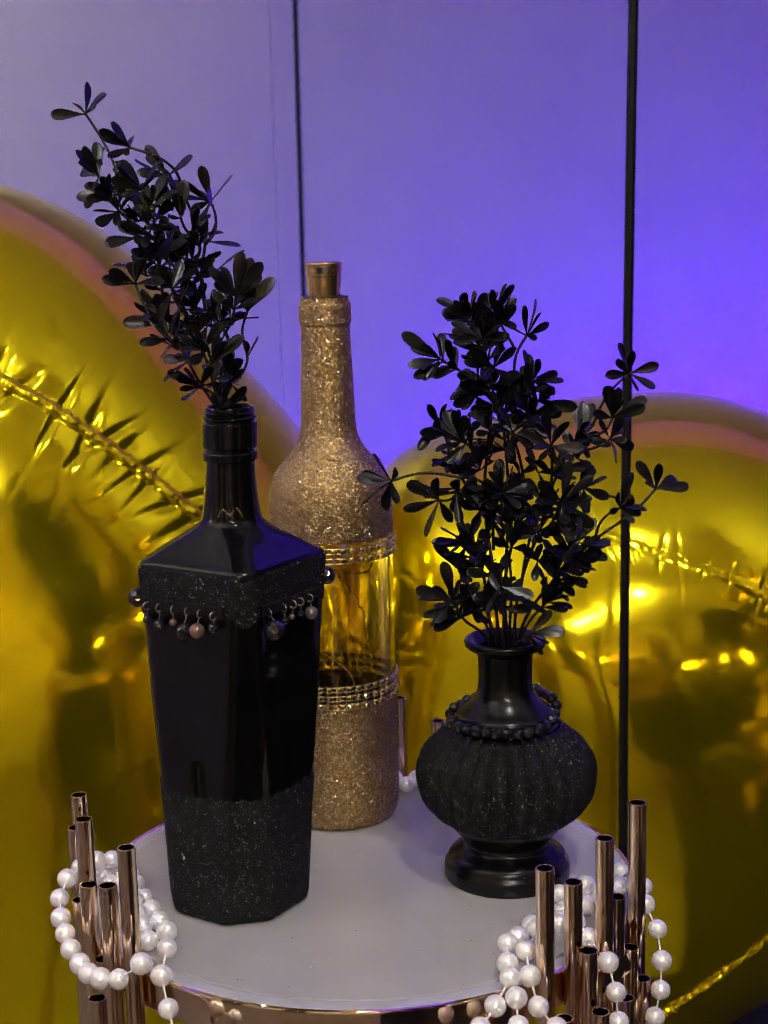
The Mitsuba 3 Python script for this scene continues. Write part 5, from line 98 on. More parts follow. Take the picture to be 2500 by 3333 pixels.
def tube(path, r, sides=8, closed=False):
    p = np.array(path, float)
    t = np.gradient(p, axis=0)
    if closed: t = np.roll(p, -1, 0) - np.roll(p, 1, 0)
    t /= np.linalg.norm(t, axis=1, keepdims=True) + 1e-12
    a = np.cross(t[0], [0.3, 0.2, 0.93]); a /= np.linalg.norm(a)
    A = []
    for i in range(len(p)):
        a = a - t[i] * (a @ t[i]); a /= np.linalg.norm(a) + 1e-12; A.append(a)
    A = np.array(A); B = np.cross(t, A); ang = np.arange(sides) * 2 * math.pi / sides
    rr = np.broadcast_to(r, (len(p),))[:, None, None]
    v = (p[:, None] + rr * (np.cos(ang)[None, :, None] * A[:, None] + np.sin(ang)[None, :, None] * B[:, None]))
    f = tri(grid_faces(len(p), sides))
    v = v.reshape(-1, 3); n = len(p)
    if closed:
        j = np.arange(sides); k = (j + 1) % sides
        f = np.vstack([f, tri(np.stack([(n - 1) * sides + j, (n - 1) * sides + k, k, j], -1))])
    else:
        c0, c1 = len(v), len(v) + 1
        v = np.vstack([v, p[0], p[-1]]); j = np.arange(sides); k = (j + 1) % sides
        f = np.vstack([f, np.stack([np.full(sides, c0), k, j], -1), np.stack([np.full(sides, c1), (n - 1) * sides + j, (n - 1) * sides + k], -1)])
    return trimesh.Trimesh(v, f, process=False)
def box(sx, sy, sz, at=(0, 0, 0)):
    m = trimesh.creation.box((sx, sy, sz)); m.apply_translation(at); return m
def join(ms): return trimesh.util.concatenate(ms)
def moved(m, at=(0, 0, 0), rotz=0.0, scale=None):
    m = m.copy()
    if scale is not None: m.apply_scale(scale)
    if rotz: m.apply_transform(trimesh.transformations.rotation_matrix(rotz, [0, 0, 1]))
    m.apply_translation(at); return m
def frame(n):
    n = n / (np.linalg.norm(n, axis=-1, keepdims=True) + 1e-12)
    a = np.cross(n, np.where(np.abs(n[..., 2:]) < 0.9, [0, 0, 1.0], [1.0, 0, 0])); a /= np.linalg.norm(a, axis=-1, keepdims=True)
    return n, a, np.cross(n, a)
def flakes(surface, n, size, tilt, seed, colors=None, lift=0.00012, sides=3):
    """n tiny flat flakes stuck at random angles on a surface; colors = rows of colour to pick from"""
    g = np.random.default_rng(seed)
    p, fi = trimesh.sample.sample_surface(surface, n, seed=seed)
    nn = surface.face_normals[fi]
    nn, a, b = frame(nn)
    m = nn + a * g.normal(0, tilt, (n, 1)) + b * g.normal(0, tilt, (n, 1))
    m, a, b = frame(m)
    s = g.uniform(size[0], size[1], (n, 1)); ph = g.uniform(0, 6.283, n)
    c = p + nn * lift
    v = np.stack([c + s * (np.cos(ph + 2 * math.pi * k / sides)[:, None] * a + np.sin(ph + 2 * math.pi * k / sides)[:, None] * b) for k in range(sides)], 1).reshape(-1, 3)
    i = np.arange(n)[:, None] * sides
    f = np.vstack([i + np.array([[0, k, k + 1]]) for k in range(1, sides - 1)])
    col = None
    if colors is not None:
        col = np.repeat(np.array(colors)[g.integers(0, len(colors), n)] * g.uniform(.7, 1.15, (n, 1)), sides, 0)
    return trimesh.Trimesh(v, f, process=False), col

# ------------------------------------------------------------------ materials
attr = {'type': 'mesh_attribute', 'name': 'vertex_color'}
def grain(s): return mikit.proc(lambda p, n, uv: noise(p.x * s, p.y * s, p.z * s), eps=2e-4)
pbr('black_paint', mikit.proc(lambda p, n, uv: mix((0.0016, 0.0015, 0.0018), (0.0032, 0.0030, 0.0036), noise(p.x * 60, p.y * 60, p.z * 60))), 0.05, specular=0.27)
pbr('black_satin', (0.002, 0.002, 0.0028), 0.24, specular=0.30)
pbr('black_grit', (0.0022, 0.0022, 0.0032), 0.8, specular=0.25, bump=grain(2600), bscale=0.0004)
pbr('black_flake', attr, 0.34, metallic=1.0)
pbr('silver_flake', attr, 0.20, metallic=1.0)
pbr('gold_grit', (0.24, 0.14, 0.05), 0.5, metallic=0.6, bump=grain(2200), bscale=0.0004)
pbr('gold_flake', attr, 0.30, metallic=1.0)
scene['amber_glass'] = dict(type='dielectric', int_ior=1.5, ext_ior=1.0, specular_transmittance=rgb(0.99, 0.965, 0.62))
pbr('rhinestone', (0.97, 0.84, 0.38), 0.09, metallic=1.0)
pbr('gilt_wire', (0.92, 0.76, 0.36), 0.28, metallic=1.0)
pbr('stopper_gold', (0.62, 0.43, 0.20), 0.27, metallic=1.0)
pbr('copper_wire', (0.55, 0.30, 0.12), 0.35, metallic=1.0)
pbr('switch_black', (0.006, 0.006, 0.007), 0.4)
pbr('slider_grey', (0.13, 0.12, 0.13), 0.45)
pbr('leaf_plastic', mikit.proc(lambda p, n, uv: mix((0.0016, 0.0016, 0.0022), (0.0042, 0.0042, 0.0054), noise(p.x * 170, p.y * 170, p.z * 170))), 0.30, specular=0.34)
pbr('stem_plastic', (0.003, 0.003, 0.0038), 0.42, bump=grain(900), bscale=0.0006)
pbr('bead_black', (0.006, 0.006, 0.008), 0.06, specular=0.7)
pbr('bead_pearl_brown', (0.20, 0.13, 0.105), 0.22, metallic=0.55)
pbr('bead_pearl_grey', (0.17, 0.145, 0.13), 0.22, metallic=0.55)
pbr('ring_metal', (0.30, 0.25, 0.22), 0.25, metallic=1.0)
pbr('pearl', mikit.proc(lambda p, n, uv: mix((0.90, 0.885, 0.86), (0.92, 0.935, 0.97), noise(p.x * 210, p.y * 210, p.z * 210))), 0.27, metallic=0.34, bump=mikit.proc(lambda p, n, uv: fbm(p.x * 520, p.y * 520, p.z * 520, 2), eps=2e-4), bscale=0.00030, specular=0.9)
pbr('string_white', (0.78, 0.78, 0.80), 0.6)
pbr('rose_gold', (0.88, 0.685, 0.475), mikit.proc(lambda p, n, uv: 0.03 + 0.09 * smoothstep(0.52, 0.75, fbm(p.x * 190, p.y * 190, p.z * 70))), metallic=1.0)
pbr('acrylic', mikit.proc(lambda p, n, uv: mix((0.35, 0.345, 0.355), (0.39, 0.385, 0.39), fbm(p.x * 28, p.y * 28, p.z * 28))), mikit.proc(lambda p, n, uv: 0.13 + 0.09 * fbm(p.x * 60, p.y * 60, p.z * 60)), specular=0.5)
pbr('acrylic_edge', (0.40, 0.40, 0.45), 0.10, specular=0.6)
pbr('foil_gold', (0.87, 0.72, 0.010), 0.10, metallic=0.94, specular=0.3)
pbr('wall_white', mikit.proc(lambda p, n, uv: mix((0.275, 0.27, 0.265), (0.315, 0.31, 0.305), fbm(p.x * 7, p.y * 7, p.z * 4, 4))), 0.6, specular=0.3)
pbr('room_white', (0.78, 0.765, 0.74), 0.8)
pbr('floor_grey', (0.17, 0.16, 0.145), 0.5)
pbr('latex_gold', (0.75, 0.52, 0.10), 0.16, metallic=0.85)
pbr('latex_black', (0.008, 0.008, 0.009), 0.15)
pbr('skin', (0.42, 0.25, 0.18), 0.55)
pbr('cloth_black', (0.008, 0.008, 0.009), 0.9)
pbr('metal_black', (0.004, 0.004, 0.005), 0.5, specular=0.2)
pbr('lint', (0.55, 0.5, 0.46), 0.9)

# ------------------------------------------------------------------ the room
X0, X1, Y0, Y1, Z0, Z1 = -2.6, 2.9, -3.3, 2.0, -1.0, 1.75
put('floor', box(X1 - X0, Y1 - Y0, 0.05, ((X0 + X1) / 2, (Y0 + Y1) / 2, Z0 - 0.025)), 'floor_grey', False, kind='structure', label='plain grey floor of the party room')
put('ceiling', box(X1 - X0, Y1 - Y0, 0.05, ((X0 + X1) / 2, (Y0 + Y1) / 2, Z1 + 0.025)), 'room_white', False, kind='structure', label='plain white ceiling')
def wall(label, **kw):
    return put('wall', label=label, cat='wall', smooth=False, bsdf='room_white', **kw)
wall('white side wall to the left of the camera', mesh=box(0.05, Y1 - Y0, Z1 - Z0, (X0 - 0.025, (Y0 + Y1) / 2, (Z0 + Z1) / 2)))
wall('white side wall to the right of the camera', mesh=box(0.05, Y1 - Y0, Z1 - Z0, (X1 + 0.025, (Y0 + Y1) / 2, (Z0 + Z1) / 2)))
wall('white wall behind the camera', mesh=box(X1 - X0, 0.05, Z1 - Z0, ((X0 + X1) / 2, Y0 - 0.025, (Z0 + Z1) / 2)))
bw = thing('panel_wall', 'smooth white panelled wall washed in violet light behind the balloons', 'wall')
put('backing', box(X1 - X0, 0.04, Z1 - Z0, ((X0 + X1) / 2, Y1 + 0.034, (Z0 + Z1) / 2)), 'room_white', False, parent=bw)
for a, b in ((X0, -1.38), (-1.3788, -0.1590), (-0.1582, 1.0618), (1.063, X1)):
    put('panel', box(b - a, 0.012, Z1 - Z0 - 0.004, ((a + b) / 2, Y1 + 0.006, (Z0 + Z1) / 2)), 'wall_white', False, parent=bw)

def turned(m, pos, aim):
    p = np.array(pos, float); d = np.array(aim, float) - p
    n, u, w = frame(d); M = np.eye(4); M[:3, 0], M[:3, 1], M[:3, 2], M[:3, 3] = u, w, n, p
    m = m.copy(); m.apply_transform(M); return m
for pos, r, L, aim, which in LAMPS:
    k = thing('track_spot', f'black ceiling spotlight {which}', 'spotlight', 'ceiling spotlights')
    put('housing', turned(lathe([(-0.05, 0.01), (-0.05, r + 0.008), (-0.045, r + 0.012), (0.105, r + 0.012), (0.107, r + 0.010), (0.105, r + 0.008), (0.004, r + 0.006), (-0.02, r + 0.004), (-0.02, 0.0)], 44, cap0=True), pos, aim), 'metal_black', 30, parent=k)
    put('stem', tube(np.array([pos, (pos[0], pos[1], Z1)]), 0.012, 12), 'metal_black', True, parent=k)
    d = lathe([(0.0, 0.0), (0.0, r), (0.002, r), (0.002, 0.0)], 40)
    key = put('lens', turned(d, pos, aim), 'room_white', False, parent=k)
    scene[key]['emitter'] = {'type': 'area', 'radiance': rgb(*L), 'sampling_weight': 1.0}
k = thing('wall_sconce', 'white uplighter sconce on the left side wall', 'wall lamp')
sx, sy, sz = SCONCE['pos']
put('shade', join([box(0.10, 0.40, 0.006, (sx - 0.045, sy, sz - 0.06)), box(0.006, 0.40, 0.10, (sx + 0.003, sy, sz - 0.012)), box(0.09, 0.006, 0.10, (sx - 0.05, sy - 0.197, sz - 0.012)), box(0.09, 0.006, 0.10, (sx - 0.05, sy + 0.197, sz - 0.012))]), 'room_white', False, parent=k)
key = put('lamp_tube', box(0.06, 0.36, 0.012, (sx - 0.045, sy, sz - 0.03)), 'room_white', False, parent=k)
scene[key]['emitter'] = {'type': 'area', 'radiance': rgb(*SCONCE['radiance']), 'sampling_weight': 0.5}
for (x, y, z), L in TORCH:
    k = thing('floor_lamp', 'white uplighter floor lamp standing to the ' + ('left' if x < 0 else 'right') + ' of the camera', 'floor lamp', 'uplighter floor lamps')
    put('bowl', moved(lathe([(-0.09, 0.0), (-0.09, 0.03), (-0.06, 0.09), (0.0, 0.15), (0.03, 0.165), (0.028, 0.160), (0.0, 0.142), (-0.03, 0.12), (-0.032, 0.0)], 48), (x, y, z)), 'room_white', 30, parent=k)
    put('post', tube(np.array([(x, y, Z0 + 0.02), (x, y, z - 0.085)]), 0.012, 12), 'metal_black', True, parent=k)
    put('foot', moved(lathe([(0.0, 0.0), (0.0, 0.14), (0.018, 0.14), (0.02, 0.13), (0.02, 0.0)], 40), (x, y, Z0 + 0.001)), 'metal_black', 30, parent=k)
    key = put('lamp_disc', moved(lathe([(-0.028, 0.0), (-0.028, 0.105), (-0.024, 0.105), (-0.024, 0.0)], 40), (x, y, z)), 'room_white', False, parent=k)
    scene[key]['emitter'] = {'type': 'area', 'radiance': rgb(*L), 'sampling_weight': 0.6}
def par_can(label, pos, aim):
    k = thing('stage_uplight', label, 'stage light')
    p = np.array(pos); d = np.array(aim) - p; d /= np.linalg.norm(d)
    n, a, b = frame(d)
    M = np.eye(4); M[:3, 0], M[:3, 1], M[:3, 2], M[:3, 3] = a, b, n, p
    body = lathe([(-0.11, 0.02), (-0.11, 0.038), (-0.095, 0.045), (-0.012, 0.048), (-0.012, 0.052), (0.0, 0.052), (0.0, 0.046), (-0.02, 0.044)], 36, cap0=True); body.apply_transform(M)
    put('housing', body, 'metal_black', 30, parent=k)
    put('bracket', join([box(0.004, 0.03, p[2] - Z0 + 0.03, (p[0] - 0.058, p[1], (Z0 + p[2] + 0.03) / 2)), box(0.004, 0.03, p[2] - Z0 + 0.03, (p[0] + 0.058, p[1], (Z0 + p[2] + 0.03) / 2)), box(0.12, 0.03, 0.004, (p[0], p[1], Z0 + 0.003))]), 'metal_black', False, parent=k)
    return k, M
k, M = par_can('black stage uplight behind the right balloon shining violet up the panel wall', WASH['pos'], WASH['aim'])
put('barn_door', box(0.60, 0.003, 0.44, (WASH['pos'][0], WASH['pos'][1] - 0.11, WASH['pos'][2] + 0.20)), 'metal_black', False, parent=k)
scene['wash_beam'] = {'type': 'spot', 'intensity': rgb(*WASH['power']), 'cutoff_angle': WASH['cutoff'], 'beam_width': 66.0, 'to_world': T4().look_at(origin=list(WASH['pos']), target=list(WASH['aim']), up=[1, 0, 0])}
k, M = par_can('black stage uplight with a violet lens at the far side of the room', VIOLET['pos'], (0.45, 0.0, 0.1))
lens = trimesh.creation.cylinder(radius=0.040, height=0.004, sections=32); lens.apply_translation((0, 0, -0.012)); lens.apply_transform(M)
key = put('lens', lens, 'room_white', False, parent=k); scene[key]['emitter'] = {'type': 'area', 'radiance': rgb(*VIOLET['radiance']), 'sampling_weight': 0.08}

# black drapes, a garland of balloons and the photographer, all behind the camera: they show in the foil and the tubes
def drape(label, a, b, z0=-0.99, z1=1.72, folds=9, amp=0.035):
    a, b = np.array(a, float), np.array(b, float); n = folds * 10
    t = np.linspace(0, 1, n); d = (b - a); nn = np.array([-d[1], d[0]]) / np.linalg.norm(d)
    w = amp * np.sin(t * folds * 2 * math.pi + 1.3 * np.sin(t * 11))
    p = a + t[:, None] * d + w[:, None] * nn
    ring = np.vstack([p, p[::-1] + nn * 0.006])
    v = np.vstack([np.c_[ring, np.full(len(ring), z)] for z in (z0, z1)])
    put('drape', trimesh.Trimesh(v, tri(grid_faces(2, len(ring))), process=False), 'cloth_black', 35, label=label, cat='curtain')
drape('black drape hung on the right side wall', (2.82, -2.7), (2.82, 0.6), folds=22)
drape('wide black drape on the wall behind the camera, to its right', (0.95, -3.2), (2.3, -3.2), folds=10)
drape('narrow black drape on the wall behind the camera, to its left', (-1.75, -3.2), (-1.25, -3.2), folds=5)
drape('narrow black drape on the left side wall', (-2.52, -1.95), (-2.52, -2.5), folds=5)
gl = thing('balloon_garland', 'tall garland of gold and black balloons standing behind the camera', 'balloon garland')
gr = np.random.default_rng(8); col = []
for i in range(400):
    if len(col) >= 30: break
    z = -0.9 + 2.0 * gr.random(); r = gr.uniform(0.055, 0.135); a = gr.uniform(0, 6.28); q = gr.uniform(0.05, 0.17)
    c = np.array([1.12 + 0.10 * math.sin(z * 2) + q * math.cos(a), -1.05 + q * math.sin(a), z])
    if all(np.linalg.norm(c - o) > 0.82 * (r + s_) for o, s_ in col): col.append((c, r))
for i, (c, r) in enumerate(col):
    m = lathe([(-1.16 * r, .10 * r), (-1.10 * r, .04 * r)] + [(-1.06 * r + 2.06 * r * (1 - math.cos(t)) / 2, r * math.sin(t) * (0.96 if t > 1.2 else 0.9)) for t in np.linspace(.06, 3.13, 16)], 28)
    m.apply_transform(trimesh.transformations.random_rotation_matrix(gr.random(3)) if i % 3 else np.eye(4))
    put('balloon', moved(m, c), 'latex_gold' if i % 5 not in (1, 3) else 'latex_black', True, parent=gl)
def person_mesh(at, face):
    import manifold3d as m3
    def ball(p, r): return m3.Manifold.sphere(r, 18).translate([float(x) for x in p])
    def bone(p, q, a, b): return m3.Manifold.batch_hull([ball(p, a), ball(q, b)])
    J = lambda x, y, z: np.array([x, y, z])
    body = []
    body += [bone(J(0, 0, .93), J(0, .01, 1.12), .150, .115), bone(J(0, .01, 1.12), J(0, 0, 1.30), .115, .125)]
    body += [bone(J(-.15, 0, 1.335), J(.15, 0, 1.335), .050, .050), bone(J(-.10, 0, 1.28), J(.10, 0, 1.28), .085, .085), bone(J(0, .0, 1.34), J(0, .02, 1.44), .048, .045)]
    body += [bone(J(0, .03, 1.50), J(0, .02, 1.545), .080, .092)]
    for s in (-1, 1):
        body += [bone(J(s * .17, 0, 1.33), J(s * .20, .10, 1.12), .045, .037), bone(J(s * .20, .10, 1.12), J(s * .07, .33, 1.25), .036, .026), bone(J(s * .07, .33, 1.25), J(s * .045, .37, 1.28), .028, .024)]
        for q in range(4): body += [bone(J(s * .045, .37, 1.262 + .016 * q), J(s * .005, .395, 1.262 + .016 * q), .0085, .0075)]
        body += [bone(J(s * .045, .365, 1.30), J(s * .015, .365, 1.325), .0095, .008)]
        body += [bone(J(s * .085, 0, .90), J(s * .09, .01, .48), .090, .058), bone(J(s * .09, .01, .48), J(s * .09, -.02, .09), .055, .038), bone(J(s * .09, -.02, .05), J(s * .10, .13, .035), .040, .030)]
    m = m3.Manifold.batch_boolean(body, m3.OpType.Add).refine_to_length(0.02).to_mesh()
    t = trimesh.Trimesh(m.vert_properties[:, :3], m.tri_verts); trimesh.smoothing.filter_taubin(t, iterations=12)
    return t
PX, PY = 0.47, -1.78
pk = thing('person', 'person in a long dark dress holding up a phone behind the camera', 'person')
pm = person_mesh(None, None)
put('body', moved(pm, (PX, PY, Z0 + 0.002)), 'skin', True, parent=pk)
put('dress', moved(lathe([(0.20, .245), (0.20, .25), (0.55, .205), (0.90, .172), (1.02, .150), (1.13, .130), (1.26, .148), (1.31, .150), (1.335, .120), (1.345, .075)], 40), (0, 0, 0)).apply_transform(np.array([[1.15, 0, 0, PX], [0, .80, 0, PY], [0, 0, 1, Z0], [0, 0, 0, 1]])), 'cloth_black', 30, parent=pk)
put('hair', moved(trimesh.creation.icosphere(subdivisions=3, radius=1.0), (0, 0, 0)).apply_transform(np.array([[.102, 0, 0, PX], [0, .098, 0, PY - .012], [0, 0, .135, Z0 + 1.525], [0, 0, 0, 1]])), 'cloth_black', True, parent=pk)
put('phone', box(.075, .009, .155, (PX, PY + .40, Z0 + 1.30)), 'switch_black', False, label='phone held up in both hands', cat='phone')

# string of warm bulbs across the room behind the camera
sl = thing('string_light', 'string of small warm bulbs hung across the room', 'string lights')
sp = smooth_path([(-2.4, -1.9, 0.75), (-1.2, -2.3, 0.45), (0.0, -2.5, 0.62), (0.9, -2.5, 0.40), (1.8, -2.2, 0.55), (2.6, -1.9, 0.8)], 10)
put('cable', tube(sp, 0.003, 6), 'metal_black', True, parent=sl)
for i in range(2, len(sp) - 1, 3):
    b = trimesh.creation.icosphere(subdivisions=1, radius=0.018); b.apply_translation(sp[i] - [0, 0, 0.028])
    key = put('bulb', b, 'room_white', True, parent=sl); scene[key]['emitter'] = {'type': 'area', 'radiance': rgb(14, 9, 2.8), 'sampling_weight': 0.012}

put('rug', box(1.9, 2.9, 0.012, (1.45, -0.95, Z0 + 0.0065)), 'cloth_black', False, label='black rug on the floor at the right of the stand', cat='rug')
put('plinth', box(1.2, 0.95, 0.54, (0.85, 0.90, -0.73)), 'cloth_black', False, label='low black plinth below the right gold balloon', cat='plinth')
# ------------------------------------------------------------------ black poles of the backdrop frame
put('backdrop_pole', tube(smooth_path([(0.2010, 0.33, -1.0), (0.2012, 0.33, -0.2), (0.2010, 0.33, 0.0), (0.2019, 0.33, 0.2), (0.2043, 0.33, 0.45), (0.2065, 0.33, 0.62), (0.2110, 0.33, 0.95), (0.215, 0.33, 1.3)], 8), 0.0037, 14), 'metal_black', True,
    label='thin black pole standing in front of the right gold balloon', cat='pole')
put('backdrop_pole', tube(np.array([(-0.1060, 1.75, -1.0), (-0.1047, 1.75, 0.1), (-0.1043, 1.75, 0.2243), (-0.1027, 1.75, 0.6831), (-0.099, 1.75, 1.7)]), 0.0040, 14), 'metal_black', True,
    label='thin black pole close to the wall, rising behind the gold bottle', cat='pole')

# ------------------------------------------------------------------ gold foil balloons
def foil_balloon(label, outl, seam, dfront, dback, nexp, span, pleat, seed, waves):
    (cx, cy, cz), pts = outl
    c = np.array([cx, cy, cz]) / 1000
    t = [a for a, _ in pts]; r = [b for _, b in pts]
    R = CubicSpline(np.r_[t, t[0] + 2 * math.pi], np.r_[r, r[0]], bc_type='periodic')
    Rf = lambda th: R((th - t[0]) % (2 * math.pi) + t[0])
    st = np.array([a for a, _ in seam]); sr = np.array([b for _, b in seam])
    q = sr / Rf(st)                               # seam as a share of the outline, closed around the back
    S = CubicSpline(np.r_[st, st[0] + 2 * math.pi], np.r_[q, q[0]], bc_type='periodic')
    Sf = lambda th: np.clip(S((th - st[0]) % (2 * math.pi) + st[0]), 0.25, 0.93)
    th = np.r_[np.linspace(span[0], span[1], 1150, endpoint=False), np.linspace(span[1], span[0] + 2 * math.pi, 170, endpoint=False)]
    m = len(th); g = np.random.default_rng(seed)
    rs, Ro = Sf(th), Rf(th)
    L = 0.085
    near = np.linspace(-1, 1, 111); near = np.sign(near) * np.abs(near) ** 1.35
    rows = []
    for k in range(22): rows.append(('in', (k / 22.0) ** 0.9))
    for e in near: rows.append(('seam', e))
    for k in range(1, 26): rows.append(('out', 1 - (1 - k / 25.0) ** 2))
    for k in range(1, 24): rows.append(('back', math.cos(k / 24.0 * math.pi / 2)))
    lo = np.maximum(rs - L / Ro, 0.25 * rs); hi = np.minimum(rs + L / Ro, 1 - 0.12 * (1 - rs))
    rho, side = [], []
    for kind, e in rows:
        if kind == 'in': x = np.maximum(e, 0.004) * lo
        elif kind == 'seam': x = rs + np.where(e < 0, (rs - lo) * e, (hi - rs) * e)
        elif kind == 'out': x = hi + (1 - hi) * e
        else: x = np.full(m, e)
        rho.append(x); side.append(1.0 if kind == 'back' else -1.0)
    rho = np.array(rho); side = np.array(side)[:, None]
    depth = np.sqrt(np.maximum(1 - rho ** nexp, 0)) ** (2 / nexp * 1.05)
    x = rho * Ro * np.cos(th); z = rho * Ro * np.sin(th); y = np.where(side < 0, -dfront, dback) * depth
    v = np.stack([x, y, z], -1)
    f = tri(grid_faces(len(rows), m))[:, ::-1]
    base = trimesh.Trimesh(v.reshape(-1, 3), f, process=False)
    nrm = np.array(base.vertex_normals).reshape(v.shape)
    if (nrm[5, :, 1].mean()) > 0: nrm = -nrm; f = f[:, ::-1]
    ds = (rho - rs) * Ro
    arc = np.r_[0, np.cumsum(np.hypot(np.diff(rs * Ro * np.cos(th)), np.diff(rs * Ro * np.sin(th))))]
    total = arc[-1]
    disp = np.zeros_like(rho)
    s0 = 0.0
    sgrid = arc[None, :] + pleat['skew'] * ds
    while s0 < total:
        s0 += g.uniform(0.35, 1.85) * pleat['step']
        A = g.uniform(0.45, 1.2) * pleat['amp']; W = g.uniform(0.7, 1.4) * pleat['width']; D = g.uniform(0.55, 1.35) * pleat['reach']
        tilt = g.normal(0, 0.25)
        u = (sgrid + tilt * ds - s0)
        fall = np.exp(-(np.abs(ds) / D) ** 1.5) * (1 - np.exp(-(np.abs(ds) / 0.004) ** 2))
        disp -= A * np.exp(-(u / W) ** 2) * fall
        disp += 0.12 * A * np.exp(-((np.abs(u) - 2.3 * W) / (1.5 * W)) ** 2) * fall
    disp -= pleat['valley'] * np.exp(-(ds / 0.017) ** 2)
    aq = np.stack([arc / 0.011, 0 * arc, 0 * arc], -1); cr = meshkit.fbm(aq, 2, seed + 9)[None, :]
    disp += pleat['weld'] * (0.55 + 0.9 * (cr - 0.35)) * np.exp(-(ds / 0.0036) ** 4) + pleat['crimp'] * (meshkit.noise(np.stack([sgrid / 0.004, ds / 0.006, 0 * ds], -1), seed) - .5) * np.exp(-(ds / 0.006) ** 4)
    pq = v.reshape(-1, 3)
    w = sum(a * (meshkit.fbm(pq * fr + 7.7 * seed, 2, seed) - 0.5) for a, fr in waves).reshape(rho.shape)
    disp += np.where(side < 0, w, 0) * np.clip(rho * 6, 0, 1)
    disp = np.where(side < 0, disp, 0)
    v = v + nrm * disp[..., None]
    weld = np.abs(ds) < 0.0052
    k = thing('foil_balloon', label, 'balloon')
    put('envelope', trimesh.Trimesh(v.reshape(-1, 3) + c, f, process=False), 'foil_gold', True, parent=k)
    return k
foil_balloon('large gold foil balloon on the left, its pleated seam running behind the black bottle', BAL_L, SEAM_L, 0.30, 0.22, 2.35, (-0.9, 2.1),
             dict(step=0.025, amp=0.0026, width=0.0042, reach=0.026, skew=0.25, valley=0.0022, weld=0.0030, crimp=0.0010), 3, ((0.004, 3.0), (0.0008, 22.0)))
foil_balloon('large shiny gold foil balloon on the right, behind the vase and the thin black pole', BAL_R, SEAM_R, 0.25, 0.2, 2.35, (0.0, 2.9),
             dict(step=0.017, amp=0.0006, width=0.0020, reach=0.012, skew=0.2, valley=0.0006, weld=0.0006, crimp=0.0003), 5, ((0.004, 4.0), (0.0006, 24.0)))

ep = smooth_path(np.array(EDGE_R) / 1000, 16); eg = np.random.default_rng(4); er = 0.0026 + 0.0024 * eg.random(len(ep)) ** 2
ep = ep + eg.normal(0, 0.0007, ep.shape)
put('edge_seam', tube(ep, er, 7), 'foil_gold', False, parent='foil_balloon_001', label='crimped seam along the lower edge')

# ------------------------------------------------------------------ cake stand
RP = 0.1547
cs = thing('cake_stand', 'round stand with frosted white top and bundles of rose gold tubes around its rim', 'cake stand')
put('tray', lathe([(-0.0065, 0.0), (-0.0065, 0.1465), (-0.0009, 0.1465), (-0.0003, 0.1462), (0.0, 0.1454), (0.0, 0.09), (0.0, 0.0)], 220), 'acrylic', 25, parent=cs, label='frosted white round top')
put('tray_edge', lathe([(-0.0066, 0.1466), (-0.0066, RP), (-0.0016, RP), (-0.0008, RP - 0.0004), (-0.0005, RP - 0.0012), (-0.0005, 0.1475), (-0.0011, 0.1466), (-0.0066, 0.1466)], 220), 'acrylic_edge', 25, parent=cs, label='clearer polished edge ring of the top')
put('rim', lathe([(-0.0070, RP - 0.006), (-0.0010, RP + 0.0004), (-0.0006, RP + 0.0010), (-0.0008, RP + 0.0022), (-0.0022, RP + 0.0030), (-0.019, RP + 0.0030), (-0.0200, RP + 0.0024), (-0.0200, RP - 0.004), (-0.0070, RP - 0.006)], 220), 'rose_gold', 30, parent=cs, label='polished rose gold rim band')
tube_h = lambda zt: lathe([(-0.985, 0.0047), (zt - 0.0003, 0.0047), (zt, 0.00455), (zt, 0.0040), (zt - 0.0003, 0.00385), (zt - 0.15, 0.00385)], 30)
for cl in TUBES:
    for x, y, z in cl:
        put('tube', moved(tube_h(z / 1000), (x / 1000, y / 1000, 0)), 'rose_gold', 30, parent=cs)
    a = np.array(cl)[:, :2].mean(0) / 1000; u = a / np.linalg.norm(a)
    ang = math.atan2(u[1], u[0])
    put('bracket', moved(box(0.014, 0.03, 0.012, (0, 0, 0)), (u[0] * (RP + 0.006), u[1] * (RP + 0.006), -0.011), ang), 'rose_gold', False, parent=cs)
put('base_plate', lathe([(-1.0, 0.0), (-1.0, 0.20), (-0.988, 0.20), (-0.985, 0.197), (-0.985, 0.0)], 90), 'rose_gold', 30, parent=cs)

# ------------------------------------------------------------------ black square bottle
BC = np.array([-0.0701, -0.0250]); BROT = math.radians(-33); LEAN = 0.0214
NS = 288; TH = np.arange(NS) * 2 * math.pi / NS
def square(a, w, p=46.0):
    """polar radius of a square of half side a whose corners are cut by facets of width w"""
    dc = math.sqrt(2) * a - w / 2
    s = 0
    for k in range(4):
        s = s + np.clip(np.cos(TH - k * math.pi / 2), 0, 1) ** p / a ** p + np.clip(np.cos(TH - k * math.pi / 2 - math.pi / 4), 0, 1) ** p / dc ** p
    return s ** (-1 / p)
def side(z): return 0.0356 + (0.0393 - 0.0356) * z / 0.195
def chamfer(z): return float(np.interp(z, [0, 0.06, 0.12, 0.18, 0.2], [0.0265, 0.0225, 0.0160, 0.0118, 0.0100]))
def in_bottle(rad, z):
    z = np.broadcast_to(z, rad.shape)
    return np.stack([BC[0] + rad * np.cos(TH + BROT) + LEAN * z, BC[1] + rad * np.sin(TH + BROT), z], -1)
rows = [(0.0, square(0.0325, 0.0235)), (0.0010, square(0.0341, 0.0250)), (0.003, square(0.0351, 0.026)), (0.006, square(0.0356, 0.0264))]
for z in np.linspace(0.012, 0.196, 24): rows.append((z, square(side(z), chamfer(z))))
rows += [(0.1985, square(0.0391, 0.0102)), (0.2000, square(0.0382, 0.0102)), (0.2010, square(0.0368, 0.0102))]
